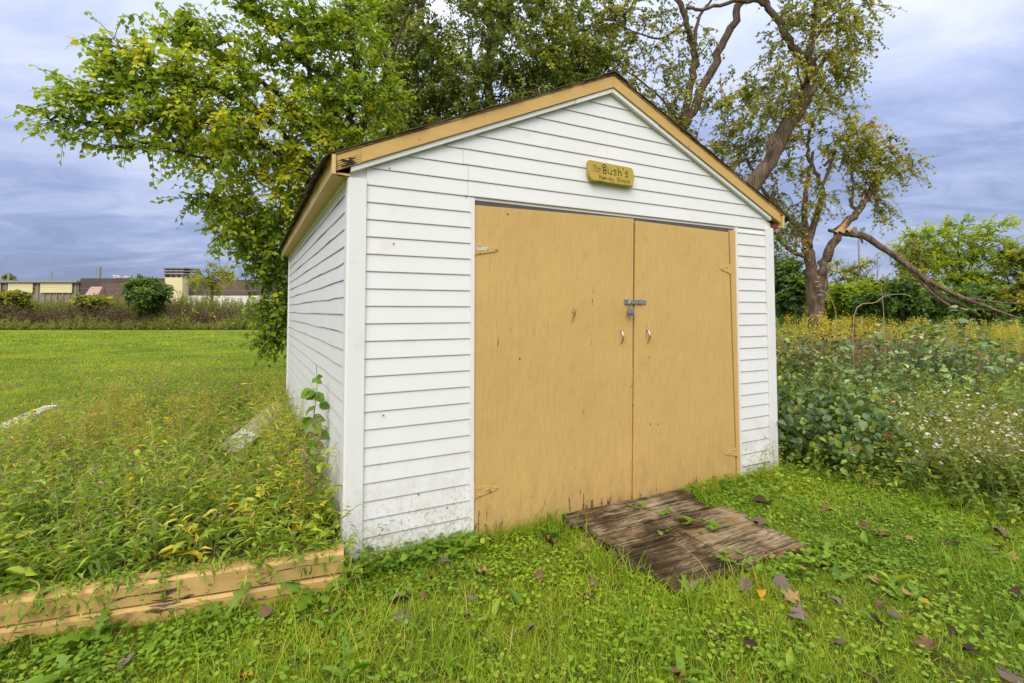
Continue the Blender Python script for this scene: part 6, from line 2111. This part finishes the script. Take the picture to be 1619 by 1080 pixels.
def snapped(root, base):
    g = Geo()
    sp = smooth_path(A((1310, 364, D3), (1330, 368, D3), (1352, 371, D3), (1368, 374, D3), (1395, 392, D3 - 0.2), (1430, 415, D3 - 0.5), (1470, 445, D3 - 0.9), (1520, 470, D3 - 1.3), (1565, 487, D3 - 1.7), (1610, 503, D3 - 2.0)), 5)
    rr = np.interp(np.linspace(0, 1, len(sp)), [0, 0.12, 0.3, 0.6, 0.85, 1], [0.04, 0.075, 0.088, 0.062, 0.036, 0.02])
    tubes(g, sp, rr[None], 12, 0.5, 0, 0.07)
    for l, r0 in ((A((1455, 435, D3 - 0.8), (1490, 470, D3 - 1.0), (1520, 482, D3 - 1.2), (1550, 500, D3 - 1.4)), 0.05), (A((1440, 425, D3 - 0.6), (1470, 460, D3 - 0.9), (1510, 490, D3 - 1.2)), 0.045),
                  (A((1520, 470, D3 - 1.3), (1575, 478, D3 - 1.3), (1625, 480, D3 - 1.3)), 0.03), (A((1360, 372, D3), (1364, 385, D3)), 0.04), (A((1570, 488, D3 - 1.7), (1575, 505, D3 - 1.7)), 0.05)):
        sp = smooth_path(l, 4)
        tubes(g, sp, np.linspace(r0, r0 * 0.5, len(sp))[None], 8, 0.5, 0, 0.06)
    g.build('snapped_limb', [M['bark']], root, base, smooth=True)['label'] = 'snapped limb hanging down from its torn joint to the ground'
    g = Geo()
    for p0, p1, w in (((1327, 367), (1341, 346), 0.09), ((1331, 368), (1338, 352), 0.06), ((1340, 366), (1352, 358), 0.06), ((1322, 368), (1335, 356), 0.05)):
        sp = np.array([at(*p0, D3 - 0.1), (at(*p0, D3 - 0.12) + at(*p1, D3 - 0.12)) / 2, at(*p1, D3 - 0.1)])
        tubes(g, sp, np.array([[w, w * 0.6, 0.006]]), 5, 0.5, 0, 0.1)
    g.build('torn_wood', [M['splinter']], root, base)
    g = Geo()
    for i in range(9):
        q = at(1296 + 2.5 * rng.normal(), 455 + 9 * rng.normal() + (45 if i > 5 else 0), D3 - 0.32)
        a_ = np.linspace(0, math.pi, 7)
        s_ = rng.uniform(0.04, 0.085)
        v = [q + [0, 0.06, 0.02]] + [q + [s_ * math.cos(x), -s_ * math.sin(x) * 0.8, 0] for x in a_]
        g.add(v, [(0, 1 + i2, 2 + i2) for i2 in range(6)], 0.5)
    g.build('bracket_fungus', [M['greyboard']], root, base)


make_tree('cottonwood_tree', 'cottonwood with forked trunk and a snapped limb hanging to the ground', 'tree', b3, slim(limbs, 0.82), blobs, M['cotton'], M['bark'], 0.088, 0.9, 'leaf4', 5, 0.42, 8, min_node_z=3.4, tint=0.5, tsd=0.22, extra=snapped, limb_sides=14, droop=0.5, group='cottonwoods behind the shed')


# --- far trees and bushes at the right
def far_tree(name, label, px, yb, y, wpx, hpx, mat, n, L, trunk=True, group='trees beyond the meadow', tint=0.5, sparse=1.0, cat='tree', lumps=6, ratio=0.6, low=0.30, stemlets=7):
    c = at(px, yb - hpx * (0.5 + low / 2), y)
    b = np.array([c[0], c[1], 0.0])
    rx, rz = wpx / F_PX * y / 2, hpx * (1 - low) / F_PX * y / 2
    top = c + np.array([0, 0, rz])
    limbs = [([b, b + [0.05 * rx, 0, c[2] * 0.4], c * 1.0, c + [0.05 * rx, 0, rz * 0.7]], 0.035 * (2 * rz + 1), 0.015)]
    for i in range(stemlets):
        az = 6.283 * i / stemlets + rng.normal() * 0.3
        limbs.append(([b + [0, 0, c[2] * rng.uniform(0.35, 0.9)], c + [0.35 * rx * math.cos(az), 0.35 * rx * math.sin(az), rz * 0.1], c + [0.8 * rx * math.cos(az), 0.8 * rx * math.sin(az), rz * rng.uniform(0.1, 0.7)]], 0.016 * (rz + 1), 0.006))
    blobs = []
    for i in range(lumps):
        d = rdir(1)[0]
        blobs.append((c + d * np.array([rx, rx, rz]) * 0.58, (rx * rng.uniform(0.3, 0.55), rx * 0.5, rz * rng.uniform(0.28, 0.5)), int(n / lumps)))
    blobs.append((c, (rx * 0.7, rx * 0.7, rz * 0.75), int(n * 0.35)))
    return make_tree(name, label, cat, b, limbs, blobs, mat, M['barkd'], L, ratio, 'leaf2', 5, 0.085 * (rx + rz) * 1.6 * sparse, 8, group=group, min_node_z=0.3, tint=tint, tsd=0.22, limb_sides=6, twig_r=0.006)


far_tree('locust_tree', 'bright green round tree beyond the fallen limb', 1515, 505, 26, 190, 165, M['locust'], 150, 0.20, low=0.22)
far_tree('locust_tree', 'yellow-green thin tree at the far right', 1625, 505, 24, 90, 130, M['olive'], 70, 0.17, low=0.2)
far_tree('sumac_tree', 'thin feathery tree left of the bright green round tree', 1443, 500, 25, 60, 140, M['olive'], 34, 0.17, low=0.35)
far_tree('young_tree', 'open pale green young tree right of the forked trunk', 1350, 500, 24, 90, 100, M['olive'], 44, 0.16, low=0.2)
GB = 'bushes along the far side of the meadow'
for px, w, h, mt, y, lab in ((1245, 90, 105, 'fardark', 22, 'dark bush between the shed corner and forked trunk'), (1262, 60, 70, 'fardark', 20, 'low dark bush behind the forked trunk foot'), (1345, 95, 62, 'locust', 21, 'yellow-green bush right of the forked trunk'),
                          (1400, 80, 75, 'olive', 22, 'olive bush behind the light pole'), (1430, 90, 60, 'fardark', 20, 'dark bush under the snapped limb'), (1475, 90, 62, 'locust', 23, 'green bush beneath the bright round tree'),
                          (1560, 110, 58, 'fardark', 22, 'dark bush right of the bright round tree foot'), (1620, 90, 70, 'olive', 21, 'olive bush at the far right of the meadow'), (1310, 70, 55, 'olive', 26, 'small olive bush seen right of the forked trunk'), (1200, 80, 120, 'fardark', 24, 'dark bush mostly hidden behind the shed'), (1385, 80, 45, 'fardark', 19, 'low dark bush behind the brush pile'), (1510, 120, 50, 'fardark', 20.5, 'low dark bush where the limb reaches the ground'), (1455, 70, 88, 'olive', 24, 'tall olive bush left of the bright round tree trunk'), (1545, 80, 84, 'locust', 24.5, 'tall bright bush right of the bright round tree trunk')):
    far_tree('bush', lab, px, 505, y, w, h, M[mt], 120, 0.17, group=GB, cat='bush', low=0.02, tint=0.45, lumps=5, stemlets=4)
# bare dead branches
q = at(1378, 495, 23); q[2] = 0
dt = empty('dead_shrub', q, 0, 'bare dead branches sticking up between the pale bushes', 'shrub')
g = Geo()
for i in range(14):
    a0 = np.array([0.15 * rng.normal(), 0.2 * rng.normal(), 1.2 + 0.8 * rng.random()])
    e_ = np.array([0.9 * rng.normal(), 0.5 * rng.normal(), rng.uniform(2.4, 4.2)])
    tubes(g, np.array([[0, 0, 0], a0, (a0 + e_) / 2 + 0.1 * rng.normal(size=3), e_]), np.array([[0.05, 0.03, 0.02, 0.008]]), 4, 0.5, 0)
g.build('branches', [M['twig']], dt)
# far tree line closing the view
g = Geo()
k = 9000
x = rng.uniform(8, 75, k); yy = rng.uniform(42, 50, k)
hgt = 1.2 + 3.2 * patchy(np.stack([x, yy * 0.2], 1), 0.35)
pz = np.stack([x, yy, rng.random(k) ** 0.7 * hgt], 1)
leaves(g, pz, rdir(k), rdir(k), rng.uniform(0.35, 0.7, k), rng.uniform(0.25, 0.45, k), 'leaf4', np.clip(0.4 + 0.25 * rng.normal(size=k), 0, 1))
x = rng.uniform(-4, 12, k // 2); yy = rng.uniform(28, 36, k // 2)
pz = np.stack([x, yy, rng.random(k // 2) ** 0.7 * (1.5 + 2.2 * patchy(np.stack([x, yy * 0.2], 1), 0.4))], 1)
leaves(g, pz, rdir(k // 2), rdir(k // 2), rng.uniform(0.25, 0.5, k // 2), rng.uniform(0.2, 0.35, k // 2), 'leaf4', np.clip(0.4 + 0.25 * rng.normal(size=k // 2), 0, 1))
g.build('treeline', [M['fardark']], kind='stuff')

# light pole beyond the meadow
q = at(1361, 491, 40); q[2] = 0
lp = empty('light_pole', q, 0, 'tall thin light pole with two floodlights beyond the meadow', 'light pole')
hp_ = at(1361, 366, 40)[2]
PB().tube([(0, 0, 0), (0, 0, hp_)], [0.11, 0.07], 8).build('pole', M['steel'], lp)
PB().tube([(-0.30, 0, hp_ - 0.1), (0.32, 0, hp_ - 0.1)], 0.05, 6).build('crossarm', M['steel'], lp)
for s_ in (-1, 1):
    PB().hexa([(s_ * 0.30 - 0.16, -0.1, hp_ - 0.1), (s_ * 0.30 + 0.16, -0.1, hp_ + 0.02), (s_ * 0.3 + 0.16, 0.15, hp_ + 0.02), (s_ * 0.3 - 0.16, 0.15, hp_ - 0.1),
               (s_ * 0.34 - 0.14, -0.14, hp_ + 0.28), (s_ * 0.34 + 0.14, -0.14, hp_ + 0.34), (s_ * 0.34 + 0.14, 0.1, hp_ + 0.34), (s_ * 0.34 - 0.14, 0.1, hp_ + 0.28)]).build('floodlight', M['steel'], lp)

# ================================================================== FAR LEFT: HEDGE AND FACTORY
g = Geo()
k = 2600
k = 1700
hp = np.stack([rng.uniform(-46, -13.5, k), rng.uniform(38.2, 41.5, k), np.zeros(k)], 1)
keep = ~((hp[:, 0] > -20) & (hp[:, 0] > -13.2 - 0.0 * hp[:, 1]))
hp = hp[keep]
herbs(g, hp, rng.uniform(1.0, 1.9, len(hp)) * (0.75 + 0.5 * patchy(hp, 0.5)), 0.25, 22, 0.28, 0.09, 'leaf2', 0.45, 0.25, 0, 1, 0.02, 0.05, 1.0, 0.4)
g.build('dock_weeds', [M['brownweed'], M['brownweed']], kind='stuff')
g = Geo()
hp = np.stack([rng.uniform(-48, -12.5, 2600), rng.uniform(41.0, 45, 2600), np.zeros(2600)], 1)
herbs(g, hp, rng.uniform(1.6, 2.75, len(hp)) * (0.8 + 0.35 * patchy(hp, 0.3)), 0.18, 20, 0.50, 0.07, 'leaf2', 0.45, 0.25, 0, 0, 0.02, 0.1, 1.0, 0.7)
hp = np.stack([rng.uniform(-48, -13, 1500), rng.uniform(37.2, 38.6, 1500), np.zeros(1500)], 1)
herbs(g, hp, rng.uniform(0.25, 1.0, len(hp)) * (0.4 + 1.2 * patchy(hp, 0.6)), 0.4, 14, 0.25, 0.07, 'leaf2', 0.55, 0.2, 0, 0, 0.01)
hp = np.stack([rng.uniform(-18.5, -12.0, 700), rng.uniform(38.5, 42, 700), np.zeros(700)], 1)
herbs(g, hp, rng.uniform(1.0, 2.0, len(hp)), 0.2, 14, 0.6, 0.05, 'blade', 0.35, 0.15, 0, 0, 0.01, up=1.2)
g.build('reeds', [M['reed']], kind='stuff')
g = Geo()
yf = np.stack([rng.uniform(-26, -17, 9), rng.uniform(37.8, 38.2, 9), rng.uniform(0.8, 1.5, 9)], 1)
yf = np.repeat(yf, 8, 0) + 0.09 * rng.normal(size=(9 * 8, 3))
leaves(g, yf, rdir(len(yf)), rdir(len(yf)), 0.12, 0.08, 'leaf2', 0.5)
g.build('yellow_blooms', [M['goldflower']], kind='stuff')
HG = 'shrubs in front of the factory'
far_tree('round_shrub', 'round dark green shrub standing before the cream factory block', 234, 500, 39, 76, 64, M['fardark'], 150, 0.26, group=HG, cat='shrub', low=0.05, tint=0.55, lumps=7)
far_tree('spreading_shrub', 'green spreading shrub before the tan factory wing', 20, 500, 41, 66, 40, M['olive'], 110, 0.26, group=HG, cat='shrub', low=0.02, tint=0.4)
far_tree('low_shrub', 'low green shrub in the weeds before the dark brick wall', 140, 500, 41, 60, 36, M['olive'], 90, 0.26, group=HG, cat='shrub', low=0.02, tint=0.4)
far_tree('pale_tree', 'pale thin tree showing over the dark factory roof', 335, 500, 62, 80, 90, M['olive'], 60, 0.30, group=None, low=0.3, tint=0.45)
far_tree('roof_tree', 'distant tree top above the tan wing roof', 10, 500, 100, 40, 66, M['olive'], 40, 0.5, group=None, low=0.5, tint=0.3)

FD = 75.0
M['brick'] = plain('dark brick', (0.085, 0.062, 0.058), 0.9, var=0.25, scale=0.6)
M['brick2'] = plain('brown brick', (0.125, 0.088, 0.075), 0.9, var=0.25, scale=0.6)
M['tanmetal'] = plain('tan metal siding', (0.24, 0.20, 0.15), 0.7, var=0.12, scale=0.5)
M['cream'] = plain('cream panel', (0.62, 0.54, 0.32), 0.7, var=0.08, scale=0.4)
M['greywall'] = plain('grey louvre', (0.26, 0.24, 0.25), 0.7, var=0.15)
M['pink'] = plain('faded red metal', (0.40, 0.24, 0.21), 0.7, var=0.1)
M['red'] = plain('red box', (0.42, 0.02, 0.02), 0.6)
M['yellow'] = plain('yellow box', (0.60, 0.34, 0.02), 0.6)
M['pale'] = plain('pale trailer', (0.62, 0.58, 0.52), 0.7, var=0.1, scale=0.5)


def X(px, y=FD): return at(px, 491, y)[0]
def XT(px, y): return at(px, 491, y)[0]
def Zp(py, y=FD): return at(809, py, y)[2]


def fbox(x0, x1, y0, y1, z0, z1, name, mat, parent, o):
    return PB().box((x0 - o[0], y0 - o[1], z0), (x1 - o[0], y1 - o[1], z1)).build(name, M[mat], parent)


o = (X(60), FD, 0)
tf = empty('factory_wing', o, 0, 'low tan metal factory wing with two pale yellow panels', 'building')
fbox(X(-60), X(123), FD, FD + 20, 0, Zp(447), 'wall', 'tanmetal', tf, o)
fbox(X(-62), X(125), FD - 0.6, FD + 20, Zp(447), Zp(444), 'roof', 'greywall', tf, o)
for a_, b_ in ((14, 53), (65, 115), (-45, 2)):
    fbox(X(a_), X(b_), FD - 0.30, FD - 0.181, Zp(463), Zp(448), 'window', 'cream', tf, o)
for i in range(-3, 13):
    fbox(X(i * 10) - 0.05, X(i * 10) + 0.05, FD - 0.18, FD - 0.121, 0, Zp(447.3), 'wall_rib', 'greywall', tf, o)
for px in (11, 79):
    PB().tube([(XT(px, FD + 5) - o[0], 5, Zp(447)), (XT(px, FD + 5) - o[0], 5, Zp(430, FD + 5))], 0.14, 8).build('vent_pipe', M['steel'], tf)
o = (X(250), FD + 2, 0)
bf = empty('factory', o, 0, 'long dark brick factory with cream block, roof tower and chimney pipe', 'building')
fbox(X(125.5), X(268), FD, FD + 25, 0, Zp(440), 'wall', 'brick', bf, o)
fbox(X(158), X(205), FD - 0.06, FD - 0.004, 0, Zp(448), 'brick_panel', 'brick2', bf, o)
fbox(X(291), X(470), FD + 1, FD + 25, Zp(467), Zp(442), 'wall', 'brick', bf, o)
fbox(X(318), X(400), FD + 0.9, FD + 0.99, Zp(466), Zp(444), 'brick_panel', 'brick2', bf, o)
fbox(X(291), X(470), FD + 0.9, FD + 25, 0, Zp(467.2), 'wall_base', 'pale', bf, o)
fbox(X(263), X(290.5), FD - 0.5, FD + 25.2, 0, Zp(439), 'cream_block', 'cream', bf, o)
PB().hexa([(X(143) - o[0], -3.2, Zp(468)), (X(164) - o[0], -3.2, Zp(468)), (X(164) - o[0], -2.02, Zp(468)), (X(143) - o[0], -2.02, Zp(468)),
           (X(146) - o[0], -2.4, Zp(453.5)), (X(164) - o[0], -2.4, Zp(453.5)), (X(164) - o[0], -2.02, Zp(453.5)), (X(146) - o[0], -2.02, Zp(453.5))]).build('hood', M['pink'], bf)
PB().tube([(XT(154, FD + 6) - o[0], 4, Zp(441)), (XT(154, FD + 6) - o[0], 4, Zp(422, FD + 6))], 0.36, 12).build('chimney', M['steel'], bf)
for px, r_, t in ((181, 0.4, 435), (187, 0.34, 437), (200, 0.5, 437)):
    px = 809.5 + (px - 809.5) * (FD + 6) / FD
    PB().tube([(X(px) - o[0], 4, Zp(441)), (X(px) - o[0], 4, Zp(t + 2, FD + 6)), (X(px) - o[0], 4, Zp(t + 2, FD + 6)), (X(px) - o[0], 4, Zp(t, FD + 6))], [r_ * 0.7, r_ * 0.7, r_, r_], 10).build('roof_vent', M['pale'], bf)
fbox(X(143), X(150), FD + 4, FD + 6, Zp(441), Zp(437), 'roof_unit', 'greywall', bf, o)
# louvred roof tower
for i, (t, b_) in enumerate(((424, 422), (428.5, 426.5), (433, 431))):
    e_ = 0.5 if i == 0 else 0.25
    fbox(XT(258, FD + 0.6) - e_, XT(287, FD + 0.6) + e_ * 0.6, FD + 0.6, FD + 4.4, Zp(t), Zp(b_), 'tower_louvre', 'greywall', bf, o)
for px in (259.5, 268, 277, 285.5):
    fbox(XT(px, FD + 1.0) - 0.12, XT(px, FD + 1.0) + 0.12, FD + 1.0, FD + 1.3, Zp(439), Zp(424), 'tower_post', 'greywall', bf, o)
fbox(XT(262, FD + 1.5), XT(283, FD + 1.5), FD + 1.5, FD + 4, Zp(439), Zp(424), 'tower_core', 'greywall', bf, o)
fbox(XT(268, FD + 1.42), XT(272, FD + 1.42), FD + 1.42, FD + 1.49, Zp(438), Zp(433), 'tower_window', 'pale', bf, o)
fbox(XT(276, FD + 1.42), XT(280, FD + 1.42), FD + 1.42, FD + 1.49, Zp(438), Zp(433), 'tower_window', 'pale', bf, o)
fbox(XT(291, FD + 6), XT(297, FD + 6), FD + 6, FD + 8, Zp(442), Zp(437.5), 'roof_box', 'red', bf, o)
fbox(XT(297.5, FD + 6), XT(306, FD + 6), FD + 6, FD + 8, Zp(442), Zp(438.5), 'roof_box', 'yellow', bf, o)
fbox(XT(346, FD + 6), XT(358, FD + 6), FD + 6, FD + 8, Zp(442), Zp(438), 'roof_box', 'yellow', bf, o)
# overhead wires in front of the factory
q = np.array([-50.0, 60.0, 0])
wr = empty('overhead_wires', q, 0, 'three thin overhead wires slung before the factory', 'wires')
for i, (z0, z1) in enumerate(((Zp(416, 60), Zp(428, 60)), (Zp(419, 60), Zp(432, 60)), (Zp(452, 60), Zp(460, 60)))):
    t = np.linspace(0, 1, 14)
    PB().tube(np.stack([t * 44 - 12, 0 * t, z0 + (z1 - z0) * t - 0.5 * 4 * t * (1 - t) * 0.4], 1), 0.012, 4).build('wire', M['greywall'], wr)
